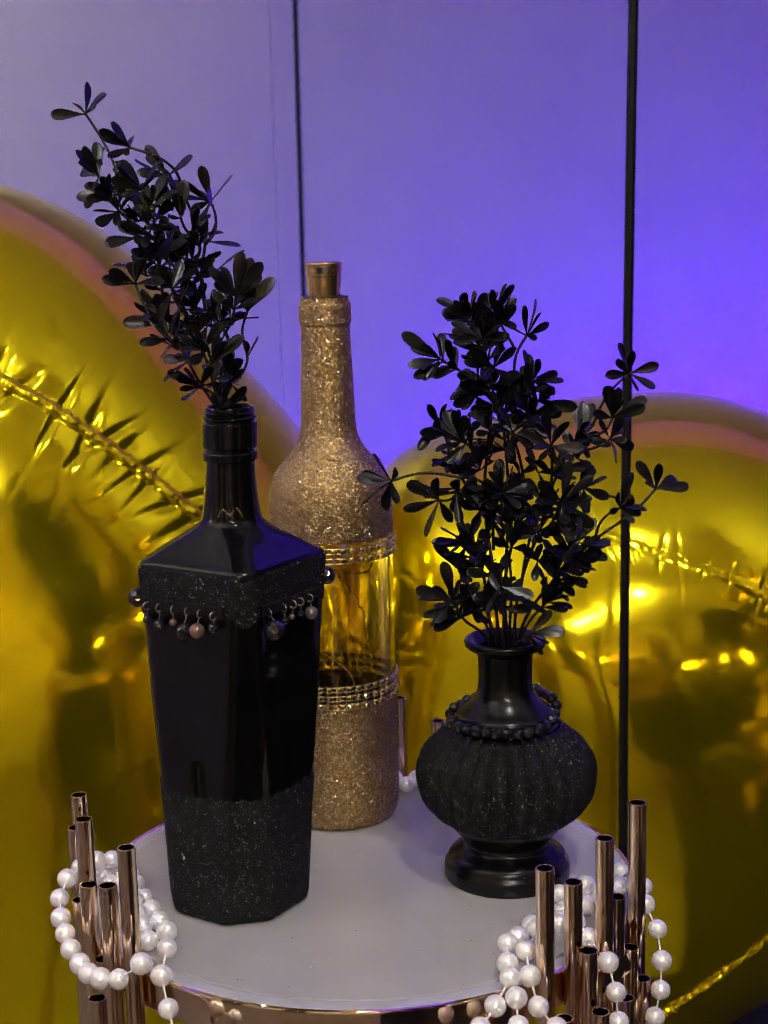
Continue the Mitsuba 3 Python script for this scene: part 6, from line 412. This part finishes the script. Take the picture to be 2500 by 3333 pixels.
for z, hd, bl in [(0.2030, 0.0430, 0.0), (0.2062, 0.0376, 0.06), (0.2092, 0.0326, 0.18), (0.2115, 0.0284, 0.34), (0.2138, 0.0243, 0.58), (0.2155, 0.0216, 0.78), (0.2172, 0.0191, 0.92), (0.2185, 0.01755, 1.0), (0.2200, 0.01660, 1.0), (0.2225, 0.01575, 1.0)]:
    w = 0.010; a = (hd + w / 2) / math.sqrt(2)
    rows.append((z, (1 - bl) * square(a, w) + bl * np.full(NS, hd * (1 - 0.06 * (1 - bl)))))
for z, r in [(0.2287, .01485), (0.2400, .01375), (0.2500, .01315), (0.2513, .01312), (0.2516, .0143), (0.2522, .0147), (0.2557, .0147), (0.2562, .0144), (0.2563, .0131), (0.2583, .0131), (0.2585, .0143), (0.2590, .0147),
             (0.2712, .0147), (0.2720, .0144), (0.2723, .0131), (0.2733, .0131), (0.2739, .0142), (0.2746, .0145), (0.2752, .0141), (0.2758, .0131), (0.2764, .0131), (0.2770, .0139), (0.2776, .0140), (0.2781, .0132), (0.2795, .0130), (0.2803, .0127), (0.2806, .0121), (0.2803, .0112), (0.278, .0106), (0.262, .0104), (0.23, .0104)]:
    rows.append((z, np.full(NS, r)))
v = np.vstack([in_bottle(r, z) for z, r in rows] + [[[BC[0], BC[1], 0.0]]])
f = tri(grid_faces(len(rows), NS)); cc = len(v) - 1; j = np.arange(NS)
f = np.vstack([f, np.stack([np.full(NS, cc), (j + 1) % NS, j], -1)])
bb = thing('square_bottle', 'tall square black glass bottle with black glitter bands and a beaded trim, holding black foliage', 'bottle')
put('glass', trimesh.Trimesh(v, f, process=False), 'black_paint', 28, parent=bb)
def shell(zlo, zhi, off, n=26):
    out = []
    for t in np.linspace(0, 1, n):
        zz = zlo + (zhi - zlo) * t
        rad = np.array([np.interp(z, [0, 0.0010, 0.003, 0.006], [0.915, 0.958, 0.986, 1.0]) for z in zz])
        r = np.empty(NS)
        for q in range(NS): r[q] = 0
        a = side(zz); w = np.interp(zz, [0, 0.06, 0.12, 0.18, 0.2], [0.0265, 0.0225, 0.0160, 0.0118, 0.0100])
        dc = math.sqrt(2) * a - w / 2; p = 46.0; s = 0
        for k in range(4):
            s = s + (np.clip(np.cos(TH - k * math.pi / 2), 0, 1) / a) ** p + (np.clip(np.cos(TH - k * math.pi / 2 - math.pi / 4), 0, 1) / dc) ** p
        r = s ** (-1 / p) * rad + off * (1.0 if 0 < t < 1 else 0.15)
        out.append(in_bottle(r, zz))
    return trimesh.Trimesh(np.vstack(out), tri(grid_faces(n, NS)), process=False)
jag = lambda s, k, a: a * (meshkit.fbm(np.stack([np.cos(TH) * k, np.sin(TH) * k, np.full(NS, s)], -1), 3, s) - 0.5)
corner = np.maximum(0, np.cos(4 * (TH - math.pi / 4))) ** 6
low = shell(np.full(NS, 0.0006), 0.0735 + jag(3, 26.0, 0.006) + jag(4, 120.0, 0.0035), 0.0006, 40)
upp = shell(0.1775 - 0.007 * corner + jag(5, 60.0, 0.004), 0.1985 + jag(6, 40.0, 0.0025) - 0.0028 * corner, 0.0006, 22)
DARKS = [(0.012, 0.012, 0.017), (0.03, 0.03, 0.038), (0.008, 0.008, 0.011), (0.09, 0.09, 0.11), (0.006, 0.006, 0.009), (0.16, 0.16, 0.19), (0.010, 0.010, 0.014)]
BRIGHT = [(0.95, 0.95, 0.97), (0.9, 0.92, 0.98), (0.8, 0.78, 0.8), (0.35, 0.3, 0.9), (0.9, 0.6, 0.5), (0.5, 0.8, 0.55)]
for s, nm, num, sd in ((low, 'lower', 40000, 21), (upp, 'upper', 14000, 22)):
    b = put('glitter_band', s, 'black_grit', True, parent=bb, label=f'{nm} band of black glitter on the bottle')
    m, c = flakes(s, num, (0.00016, 0.00034), 0.34, sd, DARKS); put('flake', m, 'black_flake', False, parent=b, kind='stuff', color=c)
    m, c = flakes(s, num // 18, (0.00024, 0.00046), 0.50, sd + 40, BRIGHT); put('sparkle', m, 'silver_flake', False, parent=b, kind='stuff', color=c)
# beaded trim glued along the two faces that show (and the two behind)
E = [np.array([math.cos(BROT + q * math.pi / 2), math.sin(BROT + q * math.pi / 2), 0]) for q in range(4)]
NF = [np.array([math.cos(BROT + (q - 1) * math.pi / 2), math.sin(BROT + (q - 1) * math.pi / 2), 0]) for q in range(4)]
def on_face(q, t, z, h):
    return np.array([BC[0] + LEAN * z, BC[1], z]) + E[q] * t + NF[q] * h
for q, (ta, tb, za, zb) in enumerate([(-0.029, 0.0245, 0.1782, 0.1792), (-0.0290, 0.0250, 0.1790, 0.1780), (-0.027, 0.026, 0.1785, 0.1785), (-0.027, 0.026, 0.1785, 0.1785)]):
    vs = []; n = 60
    for i in range(n):
        t = ta + (tb - ta) * i / (n - 1); z = za + (zb - za) * i / (n - 1) + 0.0003 * math.sin(i * 0.7 + q) + 0.0002 * math.sin(i * 2.1)
        hh = 0.0030 + 0.0002 * math.sin(i * 1.3)
        for dz, dh in ((-hh, 0.0003), (-hh, 0.0019), (-hh * .88, 0.0025), (hh * .88, 0.0025), (hh, 0.0019), (hh, 0.0003)):
            vs.append(on_face(q, t, z + dz, side(z) + dh))
    m = trimesh.Trimesh(np.array(vs), tri(grid_faces(n, 6)), process=False)
    k = put('ribbon', m, 'black_grit', 30, parent=bb)
    fm, c = flakes(m, 3500, (0.00016, 0.00032), 0.35, 70 + q, DARKS); put('flake', fm, 'black_flake', False, parent=k, kind='stuff', color=c)
def facet_bead(r, seed, flat=1.0):
    g = np.random.default_rng(seed)
    m = trimesh.creation.icosahedron() if False else trimesh.creation.icosphere(subdivisions=1, radius=1.0)
    pts = np.array(m.vertices)
    # cut gem: hull of the dual points, so that it has broad flat pentagons and hexagons
    d = np.array([p for p in trimesh.creation.icosphere(subdivisions=1).triangles_center]); d /= np.linalg.norm(d, axis=1, keepdims=True)
    h = trimesh.convex.convex_hull(d)
    h.apply_transform(trimesh.transformations.random_rotation_matrix(g.random(3)))
    h.apply_scale(r); h.vertices[:, 2] *= flat
    return h
def torus(R, r, n=20, m=8):
    a = np.arange(n) * 2 * math.pi / n
    return tube(np.stack([R * np.cos(a), 0 * a, R * np.sin(a)], -1), r, m, closed=True)
def dangle(q, t, z, r, kind, seed):
    h = side(z) + 0.0012 + r
    c = on_face(q, t, z, h)
    if kind == 'b': put('bead', moved(facet_bead(r, seed), c), 'bead_black', False, parent=bb)
    else: put('bead', moved(trimesh.creation.icosphere(subdivisions=3, radius=r), c), 'bead_pearl_brown' if kind == 'p' else 'bead_pearl_grey', True, parent=bb, label='small smooth pearl bead in the trim')
    zr = 0.1772
    ring = torus(0.0021, 0.00042); ring.apply_transform(trimesh.transformations.rotation_matrix(BROT + q * math.pi / 2 + math.pi / 2 + 0.35 * math.sin(seed), [0, 0, 1]))
    put('ring', moved(ring, on_face(q, t + 0.0004 * math.sin(seed * 3), zr, side(zr) + 0.0032)), 'ring_metal', True, parent=bb)
    top, bot = on_face(q, t, zr - 0.0018, side(zr) + 0.0035), c + np.array([0, 0, r])
    mid = (top + bot) / 2 + E[q] * 0.0006
    put('wire', tube(smooth_path([top + [0, 0, .0004], mid, bot - [0, 0, .0006]], 5), 0.00030, 6), 'ring_metal', True, parent=bb)
    return c
for i, (q, t, z, r, kd) in enumerate(BEADS):
    kd = 'g' if (kd == 'p' and q == 1) else kd
    dangle(q, t / 1000, z / 1000, r / 1000, kd, 5 + i)
for i, (t, z, r, kd) in enumerate([(-0.02, 0.170, 0.0024, 'b'), (-0.008, 0.168, 0.0032, 'p'), (0.004, 0.167, 0.0045, 'b'), (0.016, 0.170, 0.0024, 'g')]):
    dangle(2, t, z, r, kd, 60 + i); dangle(3, -t, z, r, kd, 70 + i)
for i, (dx, dy, z) in enumerate([(-0.0505, -0.0120, 0.1795), (0.0505, 0.0130, 0.1835)]):
    put('bead', moved(facet_bead(0.0050, 90 + i, 1.05), (BC[0] + dx + LEAN * z, BC[1] + dy, z)), 'bead_black', False, parent=bb, label='large faceted black bead at the corner of the trim')
lv = trimesh.creation.icosphere(subdivisions=2, radius=1.0); lv.vertices *= [0.0006, 0.0003, 0.0011]; lv.vertices += 0.0002 * (meshkit.noise(np.array(lv.vertices) * 2500)[:, None] - .5)
lp = on_face(0, -0.0085, 0.0360, side(0.036) + 0.0012)
put('lint', join([moved(lv, lp), tube(smooth_path([lp + [0, 0, .001], lp + [-.0006, 0, .0022], lp + [-.0014, 0, .0030]], 4), 0.0002, 5)]), 'lint', True, parent=bb, label='scrap of pale lint stuck to the glitter')

# ------------------------------------------------------------------ gold glitter bottle
GC = np.array([-0.0158, 0.1013])
def gprof(z): return np.interp(z, [0, .0008, .0025, .006, .011, .2040, .211, .2155, .220, .2248, .2292, .2325, .2371, .2410, .2459, .255, .2702, .3120, .3125, .3130, .3145, .3240, .3257, .3262, .3290, .3296],
                               [.0310, .0335, .0352, .0367, .0375, .0375, .0369, .0359, .0343, .0312, .0276, .0247, .0211, .0186, .0168, .0159, .01545, .0140, .0144, .0149, .0151, .0151, .0147, .0139, .0138, .0133])
gz = np.unique(np.r_[0, .0008, .0025, .006, .011, np.linspace(.011, .204, 30), np.linspace(.204, .2459, 34), np.linspace(.2459, .312, 16), .3125, .3130, .3145, .3200, .3240, .3257, .3262, .3290, .3296])
gb = thing('wine_bottle', 'amber wine bottle coated with gold glitter at top and bottom, with two rhinestone bands', 'bottle')
def chaikin(pr, n=1):
    for _ in range(n): pr = pr
    return pr
outer = [(0.0, 0.0)] + [(z, float(gprof(z))) for z in gz] 
inner = [(z, float(gprof(z)) - 0.0030) for z in gz[::-1] if 0.006 < z < 0.3295] + [(0.006, 0.031), (0.006, 0.0)]
put('glass', moved(lathe(outer + inner, 128), (GC[0], GC[1], 0)), 'amber_glass', 35, parent=gb, label='clear amber glass between the two bands')
def coat(z0, z1, jit, seed, n=128):
    a = np.arange(n) * 2 * math.pi / n
    zz = np.unique(np.r_[[z for z in gz if z0 + .001 < z < z1 - .001], np.linspace(z0, z1, 24)])
    t = (zz - z0) / (z1 - z0)
    jl = jit[0] * (meshkit.fbm(np.stack([np.cos(a) * 9, np.sin(a) * 9, 0 * a + seed], -1), 3) - .5); jh = jit[1] * (meshkit.fbm(np.stack([np.cos(a) * 9, np.sin(a) * 9, 0 * a - seed], -1), 3) - .5)
    z = zz[:, None] + np.where(t < .12, (1 - t / .12), 0)[:, None] * jl + np.where(t > .88, (t - .88) / .12, 0)[:, None] * jh
    r = gprof(z) + 0.0005
    v = np.stack([GC[0] + r * np.cos(a), GC[1] + r * np.sin(a), z], -1).reshape(-1, 3)
    return trimesh.Trimesh(v, tri(grid_faces(len(zz), n)), process=False)
GOLDS = [(0.84, 0.61, 0.22), (0.66, 0.44, 0.15), (0.52, 0.33, 0.10), (0.92, 0.73, 0.32), (0.36, 0.21, 0.08), (0.20, 0.115, 0.045), (0.70, 0.46, 0.24), (0.10, 0.06, 0.025), (0.60, 0.54, 0.22), (0.76, 0.52, 0.22), (0.28, 0.16, 0.07)]
top_c = coat(0.1835, 0.3290, (0.002, 0.0), 1); bot_c = coat(0.0006, 0.0840, (0.0, 0.001), 2)
for s, nm, num, sd in ((top_c, 'upper', 84000, 31), (bot_c, 'lower', 64000, 32)):
    b = put('glitter_coat', s, 'gold_grit', True, parent=gb, label=f'{nm} coat of gold glitter')
    m, c = flakes(s, num, (0.00024, 0.00042), 0.27, sd, GOLDS, sides=4); put('flake', m, 'gold_flake', False, parent=b, kind='stuff', color=c)
    m, c = flakes(s, num // 9, (0.00028, 0.00050), 0.50, sd + 9, [(0.98, 0.86, 0.62), (0.95, 0.78, 0.5), (0.95, 0.9, 0.8)], lift=.0002, sides=4); put('sparkle', m, 'silver_flake', False, parent=b, kind='stuff', color=c)
def gem(r):
    a8 = np.arange(8) * math.pi / 4
    ring = lambda R, z, o=0: np.stack([R * np.cos(a8 + o), R * np.sin(a8 + o), np.full(8, z)], -1)
    return trimesh.convex.convex_hull(np.vstack([ring(r, 0), ring(r, .15 * r), ring(r * .82, .50 * r, math.pi / 8), ring(r * .46, .72 * r)]))
GEM = gem(0.00215)
def rhinestone_band(zrows, z0, z1, wires, phase, label, seed, droop):
    g = np.random.default_rng(seed)
    k = put('rhinestone_band', join([tube([(GC[0] + 0.0384 * math.cos(a), GC[1] + 0.0384 * math.sin(a), z + droop * math.cos(a - 1.2)) for a in np.arange(90) * 2 * math.pi / 90], 0.00033, 5, closed=True) for z in np.linspace(z0, z1, wires)]
             + [tube([(GC[0] + 0.0384 * math.cos(a), GC[1] + 0.0384 * math.sin(a), z + droop * math.cos(a - 1.2)) for z in (z0 - .0006, z1 + .0006)], 0.00030, 5) for a in (np.arange(82) * 2 * math.pi / 82 + phase + 0.024 * np.where(np.arange(82) % 2, 1, -1))]),
             'gilt_wire', 30, parent=gb, label=label)
    for i in range(41):
        a = phase + 2 * math.pi * i / 41
        for zr in zrows:
            aa = a + g.normal(0, .006); zz = zr + droop * math.cos(aa - 1.2) + g.normal(0, .00012)
            n = np.array([math.cos(aa), math.sin(aa), g.normal(0, .05)]); n, u, w = frame(n)
            M = np.eye(4); M[:3, 0], M[:3, 1], M[:3, 2] = u, w, n; M[:3, 3] = (GC[0] + 0.0381 * math.cos(aa), GC[1] + 0.0381 * math.sin(aa), zz)
            m = GEM.copy(); m.apply_transform(trimesh.transformations.rotation_matrix(g.uniform(0, 6.28), [0, 0, 1])); m.apply_transform(M)
            put('rhinestone', m, 'rhinestone', False, parent=k)
rhinestone_band((0.1735, 0.1790), 0.1717, 0.1808, 4, 0.02, 'upper rhinestone band, two rows of stones', 1, -0.0004)
rhinestone_band((0.0826, 0.0880, 0.0934), 0.0808, 0.0952, 6, 0.05, 'lower rhinestone band, three rows of stones', 2, 0.0006)
# stopper with its battery switch, and the copper light wire hanging from it into the bottle
st = thing('bottle_stopper', 'gold battery stopper with a small sliding switch in the neck of the glitter bottle', 'bottle stopper')
sprof = lambda z: np.interp(z, [.3200, .3297, .3300, .3484, .3490, .3496], [.0092, .0096, .0097, .0110, .0110, .0106])
put('body', moved(lathe([(z, float(sprof(z))) for z in (.3200, .3296, .3300, .3340, .3380, .3420, .3460, .3482, .3490, .3496)] + [(0.3497, 0.0103), (0.3497, 0.0)], 72), (GC[0], GC[1], 0)), 'stopper_gold', 30, parent=st)
FRONT = math.atan2(EYE[1] - GC[1], EYE[0] - GC[0])
def patch(a0, a1, z0, z1, off, thick, n=18):
    vs = []
    A = np.radians(np.linspace(a0, a1, n)) + FRONT
    for o in (off, off + thick):
        for z in (z0, z1):
            for a in A:
                r = float(sprof(z)) + o; vs.append((GC[0] + r * math.cos(a), GC[1] + r * math.sin(a), z))
    h = np.array(vs); q = []
    I = lambda o, z, i: (o * 2 + z) * n + i
    for i in range(n - 1):
        q += [(I(1, 0, i), I(1, 0, i + 1), I(1, 1, i + 1), I(1, 1, i)), (I(0, 1, i), I(1, 1, i), I(1, 1, i + 1), I(0, 1, i + 1)), (I(0, 0, i), I(0, 0, i + 1), I(1, 0, i + 1), I(1, 0, i)), (I(0, 0, i), I(0, 1, i), I(0, 1, i + 1), I(0, 0, i + 1))]
    for i in (0, n - 1): q.append((I(0, 0, i), I(1, 0, i), I(1, 1, i), I(0, 1, i)))
    return trimesh.Trimesh(h, tri(np.array(q)), process=False)
put('battery_door', patch(-43, 41, .3301, .3410, -0.0002, 0.00042), 'stopper_gold', False, parent=st)
put('door_gap', join([patch(-44.6, -43.2, .3301, .3416, -0.0003, 0.0004), patch(41.2, 42.6, .3301, .3416, -0.0003, 0.0004), patch(-44.6, 42.6, .3411, .3416, -0.0003, 0.0004)]), 'switch_black', False, parent=st)
put('switch_slot', patch(-22, 14, .3434, .3468, -0.0002, 0.0003), 'switch_black', False, parent=st)
put('slot_frame', join([patch(-23.6, -22.1, .3431, .3471, -0.0002, 0.0006), patch(14.1, 15.4, .3431, .3471, -0.0002, 0.0006), patch(-23.6, 15.4, .3469, .3472, -0.0002, 0.0006), patch(-23.6, 15.4, .3430, .3433, -0.0002, 0.0006)]), 'stopper_gold', False, parent=st)
sw = put('switch_slider', join([patch(-4, 12.5, .3437, .3465, 0, 0.0007)] + [patch(-4 + 3.4 * i, -2.4 + 3.4 * i, .3438, .3464, 0.0006, 0.0004, 4) for i in range(5)]), 'slider_grey', False, parent=st)
for word, a0 in (('ON', -47.0), ('OFF', 23.0)):
    tm = meshkit.text_mesh(word, 0.0020, 0.00022)
    vv = np.array(tm.vertices); r = float(sprof(.3452))
    a = FRONT + math.radians(a0) + vv[:, 0] / r
    tm.vertices = np.stack([GC[0] + (r - .00005 + vv[:, 2]) * np.cos(a), GC[1] + (r - .00005 + vv[:, 2]) * np.sin(a), .3443 + vv[:, 1]], -1)
    put('lettering', tm, 'gilt_wire', False, parent=st, label=f'raised word {word} beside the switch')
for w in WIRES:
    p = smooth_path(np.array(w) / 1000, 8); p += 0.0004 * np.stack([np.sin(np.arange(len(p)) * 1.7), np.cos(np.arange(len(p)) * 1.3), 0 * p[:, 0]], -1)
    d = p[:, :2] - GC; r = np.linalg.norm(d, axis=1, keepdims=True); p[:, :2] = GC + d * np.minimum(1, 0.031 / np.maximum(r, 1e-6))
    put('light_wire', tube(p, 0.00042, 6), 'copper_wire', True, parent=st)
    for i in range(4, len(p), 17):
        put('light_wire_lamp', moved(trimesh.creation.icosphere(subdivisions=1, radius=.0010), p[i]), 'copper_wire', True, parent=st)

# ------------------------------------------------------------------ fluted black vase
VC = np.array([VASE[0], VASE[1]]) / 1000
vp = np.array([(0, .0352), (.0006, .0359), (.0018, .0364), (.0065, .0364), (.0085, .0360), (.0098, .0349), (.0112, .0343), (.0128, .0339), (.0145, .0326), (.0160, .0305), (.0178, .0277), (.0195, .0259), (.0209, .0252), (.0225, .0253), (.0242, .0260), (.0262, .0274), (.0285, .0295), (.0305, .0312), (.0322, .0322), (.0340, .0330)])
vtop = np.array([(.0915, .0300), (.0930, .0288), (.0948, .0283), (.0970, .0282), (.0985, .0277), (.1000, .0262), (.1016, .0240), (.1036, .0217), (.1062, .0194), (.1090, .0172), (.1122, .0158), (.1160, .0153), (.1200, .0152), (.1260, .01535), (.1310, .0155), (.1335, .0160), (.1352, .0182), (.1366, .0212), (.1380, .0228), (.1396, .0233), (.1410, .0230), (.1418, .0222), (.1420, .0210), (.1412, .0185), (.1390, .0150), (.135, .0128), (.10, .0125)])
vbody = np.array([(.0340, .0330), (.0365, .0368), (.0395, .0405), (.0430, .0437), (.0475, .0468), (.0522, .0489), (.0575, .0501), (.0625, .0505), (.0675, .0500), (.0725, .0484), (.0770, .0457), (.0815, .0416), (.0850, .0377), (.0885, .0340), (.0915, .0312)])
vs = thing('fluted_vase', 'round fluted black vase with a glittered belly on a turned foot, holding black foliage', 'vase')
mv = lambda m: moved(m, (VC[0], VC[1], 0))
put('foot', mv(lathe([(0, 0)] + [tuple(p) for p in vp] + [(.0350, .0325)], 128)), 'black_satin', 40, parent=vs)
put('neck', mv(lathe([tuple(p) for p in vtop], 128)), 'black_satin', 40, parent=vs)
bs = CubicSpline(vbody[:, 0], vbody[:, 1])
def fluted(off, z0, z1, nz=70, nt=26 * 18):
    a = np.arange(nt) * 2 * math.pi / nt
    z = np.linspace(z0, z1, nz)
    amp = 0.0032 * np.clip(np.minimum((z - .0335) / .010, (.0935 - z) / .010), 0, 1)
    lobe = np.abs(np.cos(13 * a + 0.4)) ** 0.75
    twist = 0
    r = bs(z)[:, None] + amp[:, None] * (lobe[None] - 0.75) * 1.5 + off
    v = np.stack([VC[0] + r * np.cos(a), VC[1] + r * np.sin(a), np.repeat(z[:, None], nt, 1)], -1).reshape(-1, 3)
    return trimesh.Trimesh(v, tri(grid_faces(nz, nt)), process=False)
put('belly', fluted(0.0, .0340, .0915), 'black_satin', True, parent=vs, label='fluted round belly')
gv = fluted(0.0004, .0352, .0900)
b = put('glitter_coat', gv, 'black_grit', True, parent=vs, label='black glitter covering the fluted belly')
m, c = flakes(gv, 32000, (0.00013, 0.00027), 0.36, 51, [(x * 1.15, y * 1.15, z * 1.15) for x, y, z in DARKS]); put('flake', m, 'black_flake', False, parent=b, kind='stuff', color=c)
m, c = flakes(gv, 3200, (0.00022, 0.00042), 0.50, 52, BRIGHT); put('sparkle', m, 'silver_flake', False, parent=b, kind='stuff', color=c)

nk = thing('bead_necklace', 'string of faceted black beads lying around the neck of the fluted vase', 'necklace')
np_ = np.array(NECKLACE) / 1000
ring = np.vstack([np_, [(0.0975, 0.0290, 0.0985), (0.0900, 0.0318, 0.0975), (0.0825, 0.0325, 0.0975), (0.0750, 0.0310, 0.0975), (0.0685, 0.0275, 0.0980), (0.0630, 0.0215, 0.0985)]])
put('thread', tube(smooth_path(np.vstack([ring, ring[:1]]), 4), 0.0005, 5), 'switch_black', True, parent=nk)
for i, p in enumerate(ring):
    put('bead', moved(facet_bead(0.00335 * (1 + 0.06 * math.sin(i * 2.3)), 200 + i, 0.95), p), 'bead_black', False, parent=nk)

# ------------------------------------------------------------------ artificial foliage
def leaf(b, t, seed):
    g = np.random.default_rng(seed)
    b, t = np.array(b) / 1000, np.array(t) / 1000
    a = t - b; L = np.linalg.norm(a); a /= L
    w = EYE - b; w /= np.linalg.norm(w)
    n = w * g.uniform(.35, 1.0) + np.array([0, 0, 1.0]) * g.uniform(.1, .9) + g.normal(0, .42, 3)
    n -= a * (n @ a); n /= np.linalg.norm(n); s = np.cross(a, n)
    W = min(L * g.uniform(.145, .180), .0036); bend = g.uniform(-.06, .20); cup = g.uniform(.08, .30); tw = g.normal(0, .18)
    U = np.array([0, .10, .22, .36, .50, .64, .77, .88, .955, 1.0])
    wid = np.array([.14, .17, .33, .57, .80, .97, 1.0, .85, .56, .06])
    V = np.array([-1, -.55, 0, .55, 1])
    top, bot = [], []
    for u, q in zip(U, wid):
        nn = n * math.cos(tw * u) + s * math.sin(tw * u); ss = s * math.cos(tw * u) - n * math.sin(tw * u)
        c = b + a * (L * u * (1 - .12 * abs(bend) * u)) - n * (bend * L * u * u)
        for v_ in V:
            lift = cup * W * q * (abs(v_) ** 1.3) - (.00012 if v_ == 0 else 0)
            p = c + ss * (W * q * v_) + nn * lift
            e = 0.00008 if abs(v_) == 1 or u == 1 else 0.00028
            top.append(p + nn * e); bot.append(p - nn * e)
    R_, C_ = len(U), len(V)
    ft = grid_faces(R_, C_, wrap=False); N = R_ * C_
    q = [ft, ft[:, ::-1] + N]
    edge = [i * C_ for i in range(R_)] + [(R_ - 1) * C_ + j for j in range(1, C_)] + [i * C_ + C_ - 1 for i in range(R_ - 2, -1, -1)] + list(range(C_ - 2, 0, -1))
    q.append(np.array([(edge[i], edge[i] + N, edge[(i + 1) % len(edge)] + N, edge[(i + 1) % len(edge)]) for i in range(len(edge))]))
    return trimesh.Trimesh(np.vstack([top, bot]), tri(np.vstack(q)), process=False)
def foliage(name_label, leaves, stems, neck, seed, extra=None):
    k = thing('artificial_plant', name_label, 'artificial plant')
    for i, (r, pts) in enumerate(stems):
        p = np.array(pts) / 1000
        if p[0, 2] < neck[2] + 0.012:
            p = np.vstack([[neck[0] + (p[0, 0] - neck[0]) * .4, neck[1] + (p[0, 1] - neck[1]) * .4, neck[2] - 0.028], p])
        q = smooth_path(p, 7); rr = np.linspace(r * 0.62, r * 0.46, len(q)) / 1000 * (1 + 0.10 * np.sin(np.arange(len(q)) * 2.4))
        put('stem', tube(q, rr, 7), 'stem_plastic', True, parent=k)
    for i, (b, t) in enumerate(leaves):
        put('leaf', leaf(b, t, seed * 1000 + i), 'leaf_plastic', 50, parent=k)
    if extra: put('inner_leaves', join([leaf(b, t, seed * 1000 + 500 + i) for i, (b, t) in enumerate(extra)]), 'leaf_plastic', 50, parent=k, kind='stuff', label='small black leaves deep inside the bush')
foliage('sprigs of black plastic leaves leaning left out of the square black bottle', LEAF_L, STEM_L, (BC[0] + LEAN * .28, BC[1], 0.279), 3, LEAF_FILL_L)
foliage('bushy sprigs of black plastic leaves spreading from the fluted vase', LEAF_R, STEM_R, (VC[0], VC[1], 0.140), 4, LEAF_FILL)

# ------------------------------------------------------------------ pearl strands
PEARL = trimesh.creation.icosphere(subdivisions=3, radius=0.0054)
def strand(label, runs):
    k = thing('pearl_strand', label, 'bead garland', None)
    for run in runs:
        p = np.array(run) / 1000
        for a, b in zip(p, p[1:]):
            d = np.linalg.norm(b - a)
            if d < 0.026:
                u = (b - a) / d
                q = smooth_path([a + u * 0.0045, (a + b) / 2 - np.array([0, 0, 0.0003]), b - u * 0.0045], 4)
                put('thread', tube(q, 0.00055, 6), 'string_white', True, parent=k)
        for i, c in enumerate(p): put('pearl', moved(PEARL, c, scale=1 + 0.035 * math.sin(i * 2.9 + len(p))), 'pearl', True, parent=k)
strand('white pearl garland looped around the left bundle of tubes', PEARL_L)
strand('white pearl garland draped over the right bundle of tubes in front of the vase', PEARL_R)
strand('white pearl garland at the back edge of the stand, between gold bottle and vase', PEARL_B)

# crumbs of glitter and dust that fell on the tray
cg = np.random.default_rng(5); n = 90
a = cg.uniform(0, 6.283, n); rr = 0.148 * np.sqrt(cg.random(n))
pts = np.stack([rr * np.cos(a), rr * np.sin(a), np.full(n, 0.00025)], -1)
ms = []
for p in pts:
    m = trimesh.creation.icosahedron(); m.apply_scale(cg.uniform(0.00018, 0.00042)); m.vertices[:, 2] *= 0.5; ms.append(moved(m, p, cg.uniform(0, 6)))
put('dust_crumbs', join(ms[:60]), 'black_satin', False, parent=cs, kind='stuff', label='specks of black glitter and dust fallen on the tray')
put('dust_crumbs', join(ms[60:]), 'rhinestone', False, parent=cs, kind='stuff', label='specks of gold glitter fallen on the tray')
